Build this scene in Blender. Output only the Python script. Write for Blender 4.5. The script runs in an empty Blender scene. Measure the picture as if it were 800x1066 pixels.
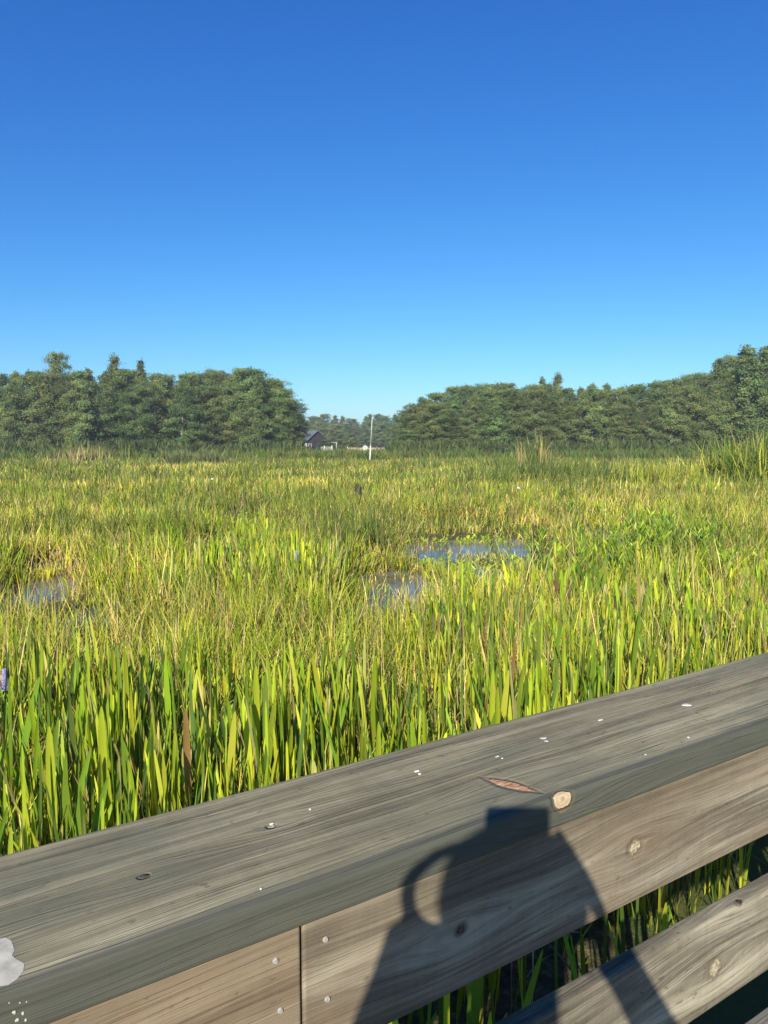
import bpy, bmesh, math, random
import numpy as np
from mathutils import Vector, Matrix, noise as mnoise

random.seed(7)
rng = np.random.default_rng(11)
scene = bpy.context.scene
COL = scene.collection
R = math.radians

# ------------------------------------------------------------------ constants
H = 2.10                      # eye above the water
DECK = H - 1.47               # top of the boardwalk
F, CX, CY, HORIZON = 770.0, 400.0, 533.0, 463.0
PITCH = math.atan((CY - HORIZON) / F)
SP, CP = math.sin(PITCH), math.cos(PITCH)
SUN_AZ, SUN_EL = R(12.2), R(27.0)          # shadows run 12 deg right of forward
TO_SUN = Vector((-math.sin(SUN_AZ) * math.cos(SUN_EL), -math.cos(SUN_AZ) * math.cos(SUN_EL), math.sin(SUN_EL)))

def ray(px, py):
    u, v = px - CX, CY - py
    return Vector((u, F * CP + v * SP, -F * SP + v * CP))
def ground(px, py, z=0.0):
    d = ray(px, py)
    return Vector((0, 0, H)) + d * ((z - H) / d.z)
def at_depth(px, depth):
    return ((px - CX) / F * depth, depth)

# ------------------------------------------------------------------ tagging
def tag(o, label=None, cat=None, group=None, kind=None):
    if label: o['label'] = label
    if cat: o['category'] = cat
    if group: o['group'] = group
    if kind: o['kind'] = kind
    return o
def empty(name, loc=(0, 0, 0), rz=0.0):
    o = bpy.data.objects.new(name, None)
    COL.objects.link(o)
    o.location = loc; o.rotation_euler = (0, 0, rz)
    o.empty_display_size = 0.2
    return o
def link(name, me, mat=None, parent=None, smooth=False):
    o = bpy.data.objects.new(name, me)
    COL.objects.link(o)
    if mat is not None and not me.materials:
        me.materials.append(mat)
    if parent is not None:
        o.parent = parent
    if smooth:
        me.shade_smooth()
    return o
def copy_tree(o, parent=None):
    c = o.copy(); COL.objects.link(c); c.parent = parent
    for ch in list(o.children):
        copy_tree(ch, c)
    return c

def np_mesh(name, V, Q, C=None, smooth=False):
    """V (n,3), Q (m,4 or 3) -> mesh, C per-vertex rgb"""
    me = bpy.data.meshes.new(name)
    n, m, k = len(V), len(Q), Q.shape[1]
    me.vertices.add(n)
    me.vertices.foreach_set('co', np.ascontiguousarray(V, dtype=np.float32).ravel())
    me.loops.add(m * k)
    me.loops.foreach_set('vertex_index', np.ascontiguousarray(Q, dtype=np.int32).ravel())
    me.polygons.add(m)
    me.polygons.foreach_set('loop_start', np.arange(0, m * k, k, dtype=np.int32))
    me.update(calc_edges=True)
    if C is not None:
        a = me.color_attributes.new('tint', 'FLOAT_COLOR', 'POINT')
        c4 = np.ones((n, 4), dtype=np.float32); c4[:, :3] = C
        a.data.foreach_set('color', c4.ravel())
    if smooth:
        me.shade_smooth()
    return me

# ------------------------------------------------------------------ bmesh helpers
def bm_box(bm, x0, x1, y0, y1, z0, z1, bevel=0.0, seg=2):
    r = bmesh.ops.create_cube(bm, size=1.0)
    vs = r['verts']
    for v in vs:
        v.co.x = x0 if v.co.x < 0 else x1
        v.co.y = y0 if v.co.y < 0 else y1
        v.co.z = z0 if v.co.z < 0 else z1
    if bevel:
        es = list({e for v in vs for e in v.link_edges})
        bmesh.ops.bevel(bm, geom=es, offset=bevel, segments=seg, profile=0.5, affect='EDGES')
def bm_tube(bm, pts, radii, n=8, cap=True):
    pts = [Vector(p) for p in pts]
    rings = []
    for i, p in enumerate(pts):
        a = pts[max(i - 1, 0)]; b = pts[min(i + 1, len(pts) - 1)]
        t = (b - a).normalized()
        s = t.cross(Vector((0.13, 0.21, 1))) if abs(t.z) < 0.95 else t.cross(Vector((1, 0, 0)))
        s.normalize(); q = t.cross(s)
        rings.append([bm.verts.new(p + (s * math.cos(2 * math.pi * j / n) + q * math.sin(2 * math.pi * j / n)) * radii[i]) for j in range(n)])
    for a, b in zip(rings, rings[1:]):
        for j in range(n):
            bm.faces.new((a[j], a[(j + 1) % n], b[(j + 1) % n], b[j]))
    if cap:
        bm.faces.new(rings[0][::-1]); bm.faces.new(rings[-1])
def bm_ball(bm, c, r, sub=2, scale=(1, 1, 1)):
    m = Matrix.Translation(c) @ Matrix.Diagonal((r * scale[0], r * scale[1], r * scale[2], 1))
    bmesh.ops.create_icosphere(bm, subdivisions=sub, radius=1.0, matrix=m)
def bm_mesh(name, bm, smooth=False):
    bmesh.ops.recalc_face_normals(bm, faces=bm.faces[:])
    me = bpy.data.meshes.new(name); bm.to_mesh(me); bm.free()
    if smooth: me.shade_smooth()
    return me

# ------------------------------------------------------------------ node helpers
class NT:
    def __init__(self, name):
        self.m = bpy.data.materials.new(name); self.m.use_nodes = True
        self.t = self.m.node_tree; self.n = self.t.nodes; self.l = self.t.links
        self.b = self.n['Principled BSDF']; self.out = self.n['Material Output']
    def put(self, sock, v):
        if isinstance(v, bpy.types.NodeSocket): self.l.new(v, sock)
        else: sock.default_value = v
    def math(self, op, a, b=0.0, c=0.0, clamp=False):
        n = self.n.new('ShaderNodeMath'); n.operation = op; n.use_clamp = clamp
        self.put(n.inputs[0], a); self.put(n.inputs[1], b); self.put(n.inputs[2], c)
        return n.outputs[0]
    def add(self, a, b): return self.math('ADD', a, b)
    def sub(self, a, b): return self.math('SUBTRACT', a, b)
    def mul(self, a, b): return self.math('MULTIPLY', a, b)
    def vec(self, x, y, z):
        n = self.n.new('ShaderNodeCombineXYZ')
        for s, v in zip(n.inputs, (x, y, z)): self.put(s, v)
        return n.outputs[0]
    def coord(self, which='Object'):
        n = self.n.new('ShaderNodeTexCoord'); return n.outputs[which]
    def sep(self, v):
        n = self.n.new('ShaderNodeSeparateXYZ'); self.l.new(v, n.inputs[0]); return n.outputs
    def noise(self, vec, scale=1.0, detail=3.0, rough=0.55, dist=0.0):
        n = self.n.new('ShaderNodeTexNoise'); self.l.new(vec, n.inputs['Vector'])
        n.inputs['Scale'].default_value = scale; n.inputs['Detail'].default_value = detail
        n.inputs['Roughness'].default_value = rough; n.inputs['Distortion'].default_value = dist
        return n.outputs[0]
    def ramp(self, f, stops, interp='LINEAR'):
        n = self.n.new('ShaderNodeValToRGB'); self.put(n.inputs[0], f)
        cr = n.color_ramp; cr.interpolation = interp
        while len(cr.elements) < len(stops): cr.elements.new(0.5)
        for e, (p, c) in zip(cr.elements, stops):
            e.position = p; e.color = (c, c, c, 1) if isinstance(c, (int, float)) else (*c, 1)
        return n.outputs[0]
    def mix(self, f, a, b, mode='MIX'):
        n = self.n.new('ShaderNodeMix'); n.data_type = 'RGBA'; n.blend_type = mode
        self.put(n.inputs[0], f)
        for s, v in ((n.inputs[6], a), (n.inputs[7], b)):
            if isinstance(v, tuple): v = (*v, 1) if len(v) == 3 else v
            self.put(s, v)
        return n.outputs[2]
    def smooth(self, v, a, b, lo=0.0, hi=1.0):
        n = self.n.new('ShaderNodeMapRange'); n.interpolation_type = 'SMOOTHSTEP'
        self.put(n.inputs[0], v)
        for i, q in enumerate((a, b, lo, hi)): self.put(n.inputs[i + 1], q)
        return n.outputs[0]
    def bump(self, h, strength=0.5, dist=0.01):
        n = self.n.new('ShaderNodeBump'); self.put(n.inputs['Height'], h)
        n.inputs['Strength'].default_value = strength; n.inputs['Distance'].default_value = dist
        self.l.new(n.outputs[0], self.b.inputs['Normal'])
    def base(self, v, rough=0.8, spec=0.3):
        if isinstance(v, tuple): v = (*v, 1)
        self.put(self.b.inputs['Base Color'], v)
        self.put(self.b.inputs['Roughness'], rough)
        self.b.inputs['Specular IOR Level'].default_value = spec
        return self

def plain(name, col, rough=0.7, var=0.25, scale=8.0, spec=0.3):
    t = NT(name)
    f = t.noise(t.coord(), scale, 4)
    a = tuple(c * (1 - var) for c in col); b = tuple(min(1, c * (1 + var)) for c in col)
    t.base(t.ramp(f, [(0.3, a), (0.7, b)]), rough, spec)
    return t.m

def wood(name, dark, mid, light, knots=(), seed=0.0, moss=None, stain=None, rings=1.0, contrast=1.0, top=None):
    """weathered board: s = length, t = across (y+z).  knots: (s, t, radius, spread, kind)"""
    t = NT(name)
    x, y, z = t.sep(t.coord('Object'))
    s = x; q = t.add(y, z)
    base_vec = t.vec(t.mul(s, 1.3), t.mul(q, 7.0), seed)
    w = t.sub(t.noise(base_vec, 1.0, 2.0), 0.5)
    qq = t.add(q, t.mul(w, 0.05))
    for (ks, kt, kr, sp, kind) in knots:
        ds = t.sub(s, ks); dq = t.sub(q, kt)
        e = t.add(t.math('POWER', t.math('ABSOLUTE', t.math('DIVIDE', ds, sp * 3.0)), 2.0),
                  t.math('POWER', t.math('ABSOLUTE', t.math('DIVIDE', dq, sp)), 2.0))
        g = t.math('EXPONENT', t.mul(e, -1.0))
        qq = t.sub(qq, t.mul(t.mul(dq, g), 0.93))
    # growth lines: broad bands and fine fibres, both stretched far along the board
    broad = t.noise(t.vec(t.mul(s, 0.8), t.mul(qq, 62.0 * rings), seed + 3.1), 1.0, 2.0, 0.5)
    lines = t.noise(t.vec(t.mul(s, 2.2), t.mul(qq, 230.0 * rings), seed + 7.7), 1.0, 3.0, 0.6)
    fibre = t.noise(t.vec(t.mul(s, 14.0), t.mul(qq, 900.0), seed + 1.7), 1.0, 2.0, 0.6)
    patch = t.noise(t.vec(t.mul(s, 2.0), t.mul(q, 5.0), seed + 5.0), 1.0, 4.0, 0.6)
    blot = t.noise(t.vec(t.mul(s, 5.5), t.mul(q, 22.0), seed + 11.0), 1.0, 4.0, 0.65)
    saw = t.noise(t.vec(t.mul(s, 130.0), t.mul(q, 14.0), seed + 2.0), 1.0, 2.0, 0.5)
    v = t.add(t.add(t.mul(broad, 0.44), t.mul(lines, 0.34)), t.mul(fibre, 0.22))
    v = t.add(v, t.mul(t.sub(patch, 0.5), 0.42))
    v = t.add(v, t.mul(t.sub(blot, 0.5), 0.26))
    v = t.add(v, t.mul(t.sub(saw, 0.5), 0.05))
    k = 0.17 / contrast
    col = t.ramp(v, [(0.5 - k, dark), (0.5, mid), (0.5 + k, light)])
    # checks: thin dark splits
    crack = t.noise(t.vec(t.mul(s, 1.6), t.mul(qq, 75.0), seed + 9.0), 1.0, 1.0, 0.4)
    cm = t.smooth(t.math('ABSOLUTE', t.sub(crack, 0.62)), 0.0, 0.012, 1.0, 0.0)
    cm = t.mul(cm, t.smooth(patch, 0.45, 0.62))
    col = t.mix(t.mul(cm, 0.45), col, tuple(c * 0.35 for c in dark))
    # dirt specks
    sp_ = t.noise(t.vec(t.mul(s, 60.0), t.mul(q, 110.0), seed), 1.0, 2.0, 0.5)
    col = t.mix(t.smooth(sp_, 0.66, 0.74, 0.0, 0.45), col, tuple(c * 0.5 for c in dark))
    stk = t.noise(t.vec(t.mul(s, 3.4), t.mul(qq, 330.0), seed + 13.0), 1.0, 3.0, 0.7)
    col = t.mix(t.smooth(stk, 0.55, 0.68, 0.0, 0.42), col, tuple(c * 0.45 for c in dark))
    stl = t.noise(t.vec(t.mul(s, 4.0), t.mul(qq, 260.0), seed + 17.0), 1.0, 3.0, 0.7)
    col = t.mix(t.smooth(stl, 0.58, 0.70, 0.0, 0.45), col, tuple(min(1, c * 1.25) for c in light))
    if moss:
        mn = t.noise(t.vec(t.mul(s, 3.1), t.mul(q, 9.0), seed + 2.0), 1.0, 4.0, 0.65)
        col = t.mix(t.smooth(mn, 0.42, 0.68, 0.0, 0.65), col, moss)
    if top:      # brown weather stain along the board's upper half, with a ragged lower limit
        lim = t.add(z, t.mul(t.sub(t.noise(t.vec(t.mul(s, 3.0), t.mul(qq, 14.0), seed + 8.0), 1.0, 4.0, .6), 0.5), 0.13))
        tm_ = t.smooth(lim, top[0] - .012, top[0] + .03, 0.0, 0.72)
        col = t.mix(tm_, col, t.mix(1.0, top[1], t.ramp(v, [(0.35, .6), (0.65, 1.5)]), 'MULTIPLY'))
    hgt = t.add(t.add(t.mul(v, 1.0), t.mul(cm, -0.6)), t.smooth(stk, .52, .66, 0.0, -.35))
    for (ks, kt, kr, sp, kind) in knots:
        wob = t.mul(t.sub(t.noise(t.vec(t.mul(s, 55.0), t.mul(q, 55.0), seed + ks), 1.0, 3.0, .7), 0.5), kr * (.7 if kind == 'cream' else 1.5))
        el = 3.4 if kind == 'scar' else 1.25
        ds = t.math('DIVIDE', t.sub(s, ks), el); dq = t.sub(q, kt)
        if kind == 'cream': pass
        if kind == 'scar':      # a torn sliver, pointed at both ends and lying askew to the grain
            th_, hl_ = SCAR; c_, s_ = math.cos(th_), math.sin(th_); d0_ = t.sub(s, ks)
            al = t.add(t.mul(d0_, c_), t.mul(dq, s_)); ac = t.sub(t.mul(dq, c_), t.mul(d0_, s_))
            r = t.add(t.add(t.math('ABSOLUTE', ac), t.mul(t.mul(t.math('DIVIDE', al, hl_), t.math('DIVIDE', al, hl_)), kr)), t.mul(wob, .35))
        else:
            r = t.add(t.math('SQRT', t.add(t.math('POWER', t.math('ABSOLUTE', ds), 2.0), t.math('POWER', t.math('ABSOLUTE', dq), 2.0))), wob)
        ringv = t.noise(t.vec(t.mul(s, 170.0), t.mul(q, 260.0), seed + 6.0), 1.0, 3.0, .6)
        if kind == 'pale':
            inner = t.ramp(ringv, [(0.4, (0.25, 0.20, 0.12)), (.62, (0.62, 0.55, 0.38))]); edge = (0.13, 0.10, 0.065)
        elif kind == 'cream':
            inner = t.ramp(t.add(t.math('DIVIDE', r, kr), t.mul(t.sub(ringv, .5), .5)), [(.0, (.10, .06, .03)), (.22, (.36, .28, .17)), (.45, (.48, .39, .25)), (.62, (.40, .31, .19)), (.75, (.46, .37, .23)), (.88, (.50, .41, .26)), (1.0, (.16, .10, .05))]); edge = (0.10, 0.05, 0.025)
        elif kind == 'scar':
            inner = t.ramp(t.noise(t.vec(t.mul(s, 40.0), t.mul(q, 260.0), 1.0), 1.0, 3.0), [(0.38, (0.20, 0.085, 0.04)), (0.62, (0.62, 0.38, 0.22))]); edge = (0.17, 0.13, 0.09)
        else:
            inner = t.ramp(ringv, [(0.4, (0.03, 0.022, 0.015)), (.6, (0.11, 0.09, 0.065))]); edge = (0.12, 0.10, 0.07)
        em = t.smooth(r, kr * 0.95, kr * 1.7, 1.0, 0.0)
        im = t.smooth(r, kr * 0.6, kr * 1.0, 1.0, 0.0)
        if kind == 'cream': im = t.smooth(r, kr * 0.86, kr * 1.0, 1.0, 0.0); em = t.smooth(r, kr * 1.08, kr * 1.35, 1.0, 0.0)
        col = t.mix(t.mul(em, 0.75 if kind != 'pale' else 0.35), col, edge)
        col = t.mix(t.mul(im, 0.95 if kind != 'pale' else 0.65), col, inner)
        hgt = t.sub(hgt, t.mul(t.mul(em, t.sub(1.0, im)), 0.8))
    if stain:      # grime on the outer edge of the cap: (y limit, z limit, colour)
        ylim, zlim, scol = stain
        m1 = t.smooth(t.add(y, t.mul(t.sub(t.noise(t.vec(t.mul(s, 3.0), 0.0, 4.0), 1.0, 3.0), 0.5), 0.006)), ylim, ylim + 0.013, 1.0, 0.0)
        grime = t.mix(t.noise(t.vec(t.mul(s, 6.0), t.mul(q, 60.0), 3.0), 1.0, 4.0), tuple(c * 0.75 for c in scol), tuple(c * 1.3 for c in scol))
        keep = m1
        for (ks, kt, kr, sp, kind) in knots:
            if kind == 'cream':
                ds = t.sub(s, ks); dq = t.sub(q, kt)
                r = t.math('SQRT', t.add(t.mul(ds, ds), t.mul(dq, dq)))
                keep = t.mul(keep, t.smooth(r, kr * 1.1, kr * 1.4))
        col = t.mix(t.mul(keep, 0.93), col, grime)
    t.base(col, 0.9, 0.10)
    t.bump(hgt, 0.55, 0.0035)
    return t.m

# foliage: tint attribute x soft noise, part diffuse, part translucent
def leafy(name, trans=0.35, rough=0.55, spec=0.25, objvar=0.0, vscale=3.0, gain=1.0):
    t = NT(name)
    a = t.n.new('ShaderNodeAttribute'); a.attribute_name = 'tint'
    col = a.outputs['Color']
    nz = t.noise(t.coord('Object'), vscale, 3.0)
    col = t.mix(1.0, col, t.ramp(nz, [(0.3, 0.8 * gain), (0.7, 1.15 * gain)]), 'MULTIPLY')
    if objvar:
        oi = t.n.new('ShaderNodeObjectInfo')
        h = t.n.new('ShaderNodeHueSaturation')
        t.put(h.inputs['Hue'], t.smooth(oi.outputs['Random'], 0.0, 1.0, 0.5 - 0.035 * objvar, 0.5 + 0.03 * objvar))
        r2 = t.math('FRACT', t.mul(oi.outputs['Random'], 17.31))
        t.put(h.inputs['Value'], t.add(1.0 - 0.28 * objvar, t.mul(r2, 0.56 * objvar)))
        t.put(h.inputs['Color'], col); col = h.outputs[0]
    t.base(col, rough, spec)
    tr = t.n.new('ShaderNodeBsdfTranslucent'); t.put(tr.inputs['Color'], t.mix(1.0, col, (1.15, 1.1, 0.55), 'MULTIPLY'))
    mx = t.n.new('ShaderNodeMixShader'); mx.inputs[0].default_value = trans
    t.l.new(t.b.outputs[0], mx.inputs[1]); t.l.new(tr.outputs[0], mx.inputs[2])
    t.l.new(mx.outputs[0], t.out.inputs['Surface'])
    return t.m

M = {}
M['blade'] = leafy('blade_green', 0.38, 0.45, 0.35)
M['field'] = leafy('field_grass', 0.28, 0.6, 0.2, vscale=0.6)
M['crown'] = leafy('tree_foliage', 0.25, 0.65, 0.15, objvar=.65, vscale=0.35)
M['dead'] = leafy('dead_stalk', 0.15, 0.7, 0.15)

# ------------------------------------------------------------------ terrain and water
def fbm(x, y, s, seed):
    """cheap smooth value noise, vectorised"""
    def vn(x, y, sd):
        xi = np.floor(x).astype(np.int64); yi = np.floor(y).astype(np.int64)
        fx = x - xi; fy = y - yi
        fx = fx * fx * (3 - 2 * fx); fy = fy * fy * (3 - 2 * fy)
        def hsh(a, b):
            n = (a * 374761393 + b * 668265263 + sd * 1442695041) & 0xffffffff
            n = ((n ^ (n >> 13)) * 1274126177) & 0xffffffff
            return ((n ^ (n >> 16)) & 0xffff) / 65535.0
        return (hsh(xi, yi) * (1 - fx) + hsh(xi + 1, yi) * fx) * (1 - fy) + (hsh(xi, yi + 1) * (1 - fx) + hsh(xi + 1, yi + 1) * fx) * fy
    x = np.asarray(x, float) / s; y = np.asarray(y, float) / s
    return 0.55 * vn(x, y, seed) + 0.3 * vn(x * 2.1 + 5, y * 2.1, seed + 1) + 0.15 * vn(x * 4.3, y * 4.3 + 9, seed + 2)

POOLS = []   # cx, cy, rx, ry : ponds where open water shows
for (px, py, rx, ry) in [(38, 618, .50, 1.15), (100, 648, .35, 1.0), (410, 612, .62, 1.05), (372, 640, .25, .55),
                         (500, 572, 1.5, .95), (545, 575, .5, 1.5), (455, 580, .6, 1.3), (500, 598, .35, .5), (635, 560, .5, 1.2), (425, 645, .25, .7),
                         (250, 548, .8, 1.2), (90, 590, .9, .7), (745, 492, 4, 3.0)]:
    g = ground(px, py)
    POOLS.append((g.x, g.y, rx * 1.1, ry * 1.25))
MATS = []    # floating mats of bright green weed
for (px, py, rx, ry) in [(505, 588, 1.7, .8), (480, 548, 2.2, 1.6), (470, 562, 1.4, .8), (540, 552, 1.4, 1.2), (250, 538, 1.8, 1.6), (640, 528, 2.5, 2.0)]:
    g = ground(px, py); MATS.append((g.x, g.y, rx, ry))
def blobs(x, y, lst, wob=0.35, seed=3):
    x = np.asarray(x, float); y = np.asarray(y, float)
    n = (fbm(x, y, 0.7, seed) - 0.5) * 2 * wob
    v = np.full(x.shape, -9.0)
    for (cx, cy, rx, ry) in lst:
        v = np.maximum(v, 1.0 - np.sqrt(((x - cx) / rx) ** 2 + ((y - cy) / ry) ** 2))
    return v + n          # > 0 inside
def pool(x, y): return blobs(x, y, POOLS)
def open_front(x, y):
    """1 where short growth lets the pools be seen (they lie where deer and boats keep the reeds low)"""
    x = np.asarray(x, float); y = np.asarray(y, float); v = np.zeros(x.shape)
    for (cx, cy, rx, ry) in POOLS[:9]:
        ex = np.abs(x - cx * (y / cy)) / (rx * 1.0); ey = np.where(y < cy, (cy - y) / (ry + 2.6), (y - cy) / (ry + .8))
        v = np.maximum(v, np.clip(1.35 - np.maximum(ex, ey) - .5 * fbm(x, y, .5, 91), 0, 1))
    return np.clip(v * 1.8, 0, 1)
def matf(x, y): return blobs(x, y, MATS, 0.4, 21)

# radial sheet: fine near the camera, coarse far away, reaching the horizon
def sheet(name, zf, rmax=1480.0, nr=230, na=300):
    rr = np.concatenate([[0.0], np.geomspace(0.6, rmax, nr)])
    aa = np.linspace(0, 2 * np.pi, na, endpoint=False)
    # concentrate angles ahead
    aa = aa + 0.55 * np.sin(aa - np.pi / 2 - np.pi) * 1.0
    aa = np.sort(aa)
    X = rr[:, None] * np.cos(aa)[None]; Y = rr[:, None] * np.sin(aa)[None]
    Z = zf(X, Y)
    V = np.stack([X, Y, Z], -1).reshape(-1, 3)
    i = np.arange(nr)[:, None] * na; j = np.arange(na)[None]; j2 = (j + 1) % na
    Q = np.stack([i + j, i + na + j, i + na + j2, i + j2], -1).reshape(-1, 4)
    return np_mesh(name, V, Q, smooth=True)
def land_z(X, Y):
    X = np.asarray(X, float); Y = np.asarray(Y, float)
    z = 0.05 + 0.07 * (fbm(X, Y, 1.3, 5) - 0.45)
    p = pool(X, Y)
    z = z - np.clip(p * 0.5 + 0.12, 0, 0.35)
    far = np.clip((np.hypot(X, Y) - 125) / 30, 0, 1)
    return z + far * 0.12
t = NT('marsh_mud')
c = t.coord('Object')
f1 = t.noise(c, 0.9, 5); f2 = t.noise(c, 22.0, 5, 0.7)
mud = t.ramp(f2, [(0.35, (0.035, 0.030, 0.016)), (0.55, (0.085, 0.075, 0.035)), (0.7, (0.20, 0.17, 0.085))])
col = t.mix(t.smooth(f1, 0.4, 0.6), mud, (0.075, 0.095, 0.025))
t.base(col, 0.85, 0.2); t.bump(f2, 0.6, 0.03)
tag(link('ground', sheet('ground', land_z), t.m), kind='structure')

t = NT('pond_water')
n1 = t.noise(t.coord('Object'), 5.0, 3.0)
t.base(t.ramp(t.noise(t.coord(), 1.3, 4.0), [(.35, (.06, .06, .045)), (.65, (.17, .17, .145))]), 0.14, 0.5); t.b.inputs['IOR'].default_value = 1.33
t.bump(n1, 0.03, 0.01)
tag(link('water', sheet('water', lambda X, Y: X * 0.0, nr=40, na=64), t.m), kind='structure')

# ------------------------------------------------------------------ blades
class Veg:
    def __init__(self): self.V, self.Q, self.C, self.n = [], [], [], 0
    def blades(self, base, h, w, az, lean, curve, prof, colb, colt, laz=None, fold=0.0, droop=0.0):
        """base (N,3); h,w,az,lean,curve (N,); prof list of (height fraction, width fraction)"""
        N = len(base)
        if N == 0: return
        K = len(prof)
        fz = np.array([p[0] for p in prof]); fw = np.array([p[1] for p in prof])
        if laz is None: laz = rng.uniform(0, 2 * np.pi, N)
        # arc position: bend angle grows along the blade
        th = lean[:, None] + curve[:, None] * fz[None] ** 1.4
        dz = np.diff(np.concatenate([[0], fz]))
        sx = np.cumsum(np.sin(th) * dz[None], 1) * h[:, None]
        sz = np.cumsum(np.cos(th) * dz[None], 1) * h[:, None]
        cx = base[:, 0, None] + sx * np.cos(laz)[:, None]
        cy = base[:, 1, None] + sx * np.sin(laz)[:, None]
        cz = base[:, 2, None] + sz
        wx = np.cos(az)[:, None] * w[:, None] * 0.5 * fw[None]
        wy = np.sin(az)[:, None] * w[:, None] * 0.5 * fw[None]
        if fold > 0:
            nx, ny = -np.sin(az)[:, None], np.cos(az)[:, None]
            off = fold * w[:, None] * fw[None]
            V = np.stack([np.stack([cx - wx, cy - wy, cz], -1), np.stack([cx + nx * off, cy + ny * off, cz - 0 * off], -1), np.stack([cx + wx, cy + wy, cz], -1)], 2)
            m = 3
        else:
            V = np.stack([np.stack([cx - wx, cy - wy, cz], -1), np.stack([cx + wx, cy + wy, cz], -1)], 2)
            m = 2
        V = V.reshape(-1, 3)
        b = (np.arange(N) * K * m)[:, None, None] + self.n
        k = (np.arange(K - 1) * m)[None, :, None]; s = np.arange(m - 1)[None, None]
        i0 = b + k + s
        Q = np.stack([i0, i0 + 1, i0 + m + 1, i0 + m], -1).reshape(-1, 4)
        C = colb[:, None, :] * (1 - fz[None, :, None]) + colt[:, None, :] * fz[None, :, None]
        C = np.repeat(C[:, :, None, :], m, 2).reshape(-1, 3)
        self.V.append(V); self.Q.append(Q); self.C.append(C); self.n += len(V)
    def mesh(self, name):
        return np_mesh(name, np.concatenate(self.V), np.concatenate(self.Q), np.clip(np.concatenate(self.C), 0, 1))

P_GRASS = [(0, .7), (.35, 1), (.7, .75), (1, .05)]
P_GRASS2 = [(0, .9), (.55, 1), (1, .08)]
P_LEAF = [(0, .16), (.30, .15), (.50, .22), (.58, .70), (.68, .98), (.80, 1.0), (.90, .84), (.96, .58), (.99, .30), (1, .05)]
P_STRAP = [(0, .45), (.25, .6), (.5, .9), (.7, 1.0), (.86, .9), (.95, .66), (.985, .35), (1, .05)]

def pick(cols, N, jit=0.15, p=None):
    cols = np.array(cols, float)
    i = rng.choice(len(cols), N, p=p)
    c = cols[i] * (1 + rng.normal(0, jit, (N, 1)))
    c *= 1 + rng.normal(0, jit * 0.35, (N, 3))
    return np.clip(c, 0.005, 1)

G_LEAF = [(.235, .345, .020), (.350, .455, .028), (.140, .235, .022), (.500, .545, .045), (.090, .160, .030)]
G_YEL = [(.60, .56, .06), (.70, .62, .13), (.48, .50, .06), (.24, .27, .04), (.72, .60, .26)]
G_DEAD = [(.40, .29, .14), (.25, .16, .09), (.46, .38, .20), (.15, .10, .06), (.30, .16, .08)]
G_FAR = [(.155, .190, .045), (.24, .26, .06), (.10, .135, .038), (.32, .31, .09)]

def pickerel(vg, bx, by, n, h0=0.85, wide=0.043, spread=0.10, z=None):
    """one rosette of upright leaves around every (bx,by)"""
    N = len(bx) * n
    X = np.repeat(bx, n) + rng.normal(0, spread, N); Y = np.repeat(by, n) + rng.normal(0, spread, N)
    hh = np.repeat(h0 * np.ones(len(bx)), n) * rng.uniform(.48, 1.12, N)
    Z = np.full(N, -0.05) if z is None else z
    base = np.stack([X, Y, np.broadcast_to(Z, (N,))], -1)
    strap = rng.random(N) < 0.45
    dead = rng.random(N) < 0.07
    for sel, prof, ww in ((strap, P_STRAP, .62), (~strap, P_LEAF, 1.0)):
        k = sel & ~dead; m = k.sum()
        if m:
            ct = pick(G_LEAF, m, .17); br = rng.random(m) < .16; ct[br] = ct[br] * .45 + pick(G_DEAD, int(br.sum()), .2) * .75
            vg.blades(base[k], hh[k], wide * ww * rng.uniform(.55, 1.15, m), rng.normal(0, .75, m), np.abs(rng.normal(0.02, .09, m)),
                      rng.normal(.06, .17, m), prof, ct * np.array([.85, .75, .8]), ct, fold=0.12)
    k = dead; m = k.sum()
    if m:
        ct = pick(G_DEAD, m, .2)
        vg.blades(base[k], hh[k] * .85, wide * .5 * rng.uniform(.5, 1, m), rng.normal(0, .8, m), np.abs(rng.normal(.1, .2, m)),
                  rng.normal(.4, .7, m), P_LEAF, ct * .8, ct, fold=0.2)

# rail line, in world: n.p = RD ; keep plants beyond the boardwalk
RA = R(32.6)
EN = np.array([-math.sin(RA), math.cos(RA)])
RAIL_Y0, RAIL_Y1 = 0.576, 0.786          # near and far edge of the cap from the eye
def beyond(x, y, d=1.02):
    p_ = EN[0] * x + EN[1] * y
    return p_ > d if d != 1.02 else p_ > 1.55 + 1.2 * fbm(x, y, .25, 77)
def ok_view(x, y, slack=0.14): return np.abs(x) < (0.55 + slack) * y + 1.0

# ---- individual pickerelweed plants close to the boardwalk
protos = []
for k in range(16):
    vg = Veg()
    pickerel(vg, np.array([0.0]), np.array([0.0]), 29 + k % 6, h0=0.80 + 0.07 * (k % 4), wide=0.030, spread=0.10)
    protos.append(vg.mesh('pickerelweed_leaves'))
cand = []
tries = 0
while len(cand) < 300 and tries < 60000:
    tries += 1
    d = 1.3 + 5.7 * random.random() ** 0.75; x = (random.random() * 2 - 1) * (0.58 * d + 0.5)
    if d > 4.7 + (1.6 if x > .4 else 0) + 1.2 * (mnoise.noise(Vector((x * 1.1, d * 1.1, 3))) ): continue
    if not beyond(x, d, 2.15 if random.random() < .965 else 1.35): continue
    if pool(np.array([x]), np.array([d]))[0] > -0.05: continue
    sp = 0.145 + 0.006 * d
    if any((x - a) ** 2 + (d - b) ** 2 < sp * sp for a, b in cand): continue
    cand.append((x, d))
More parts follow.
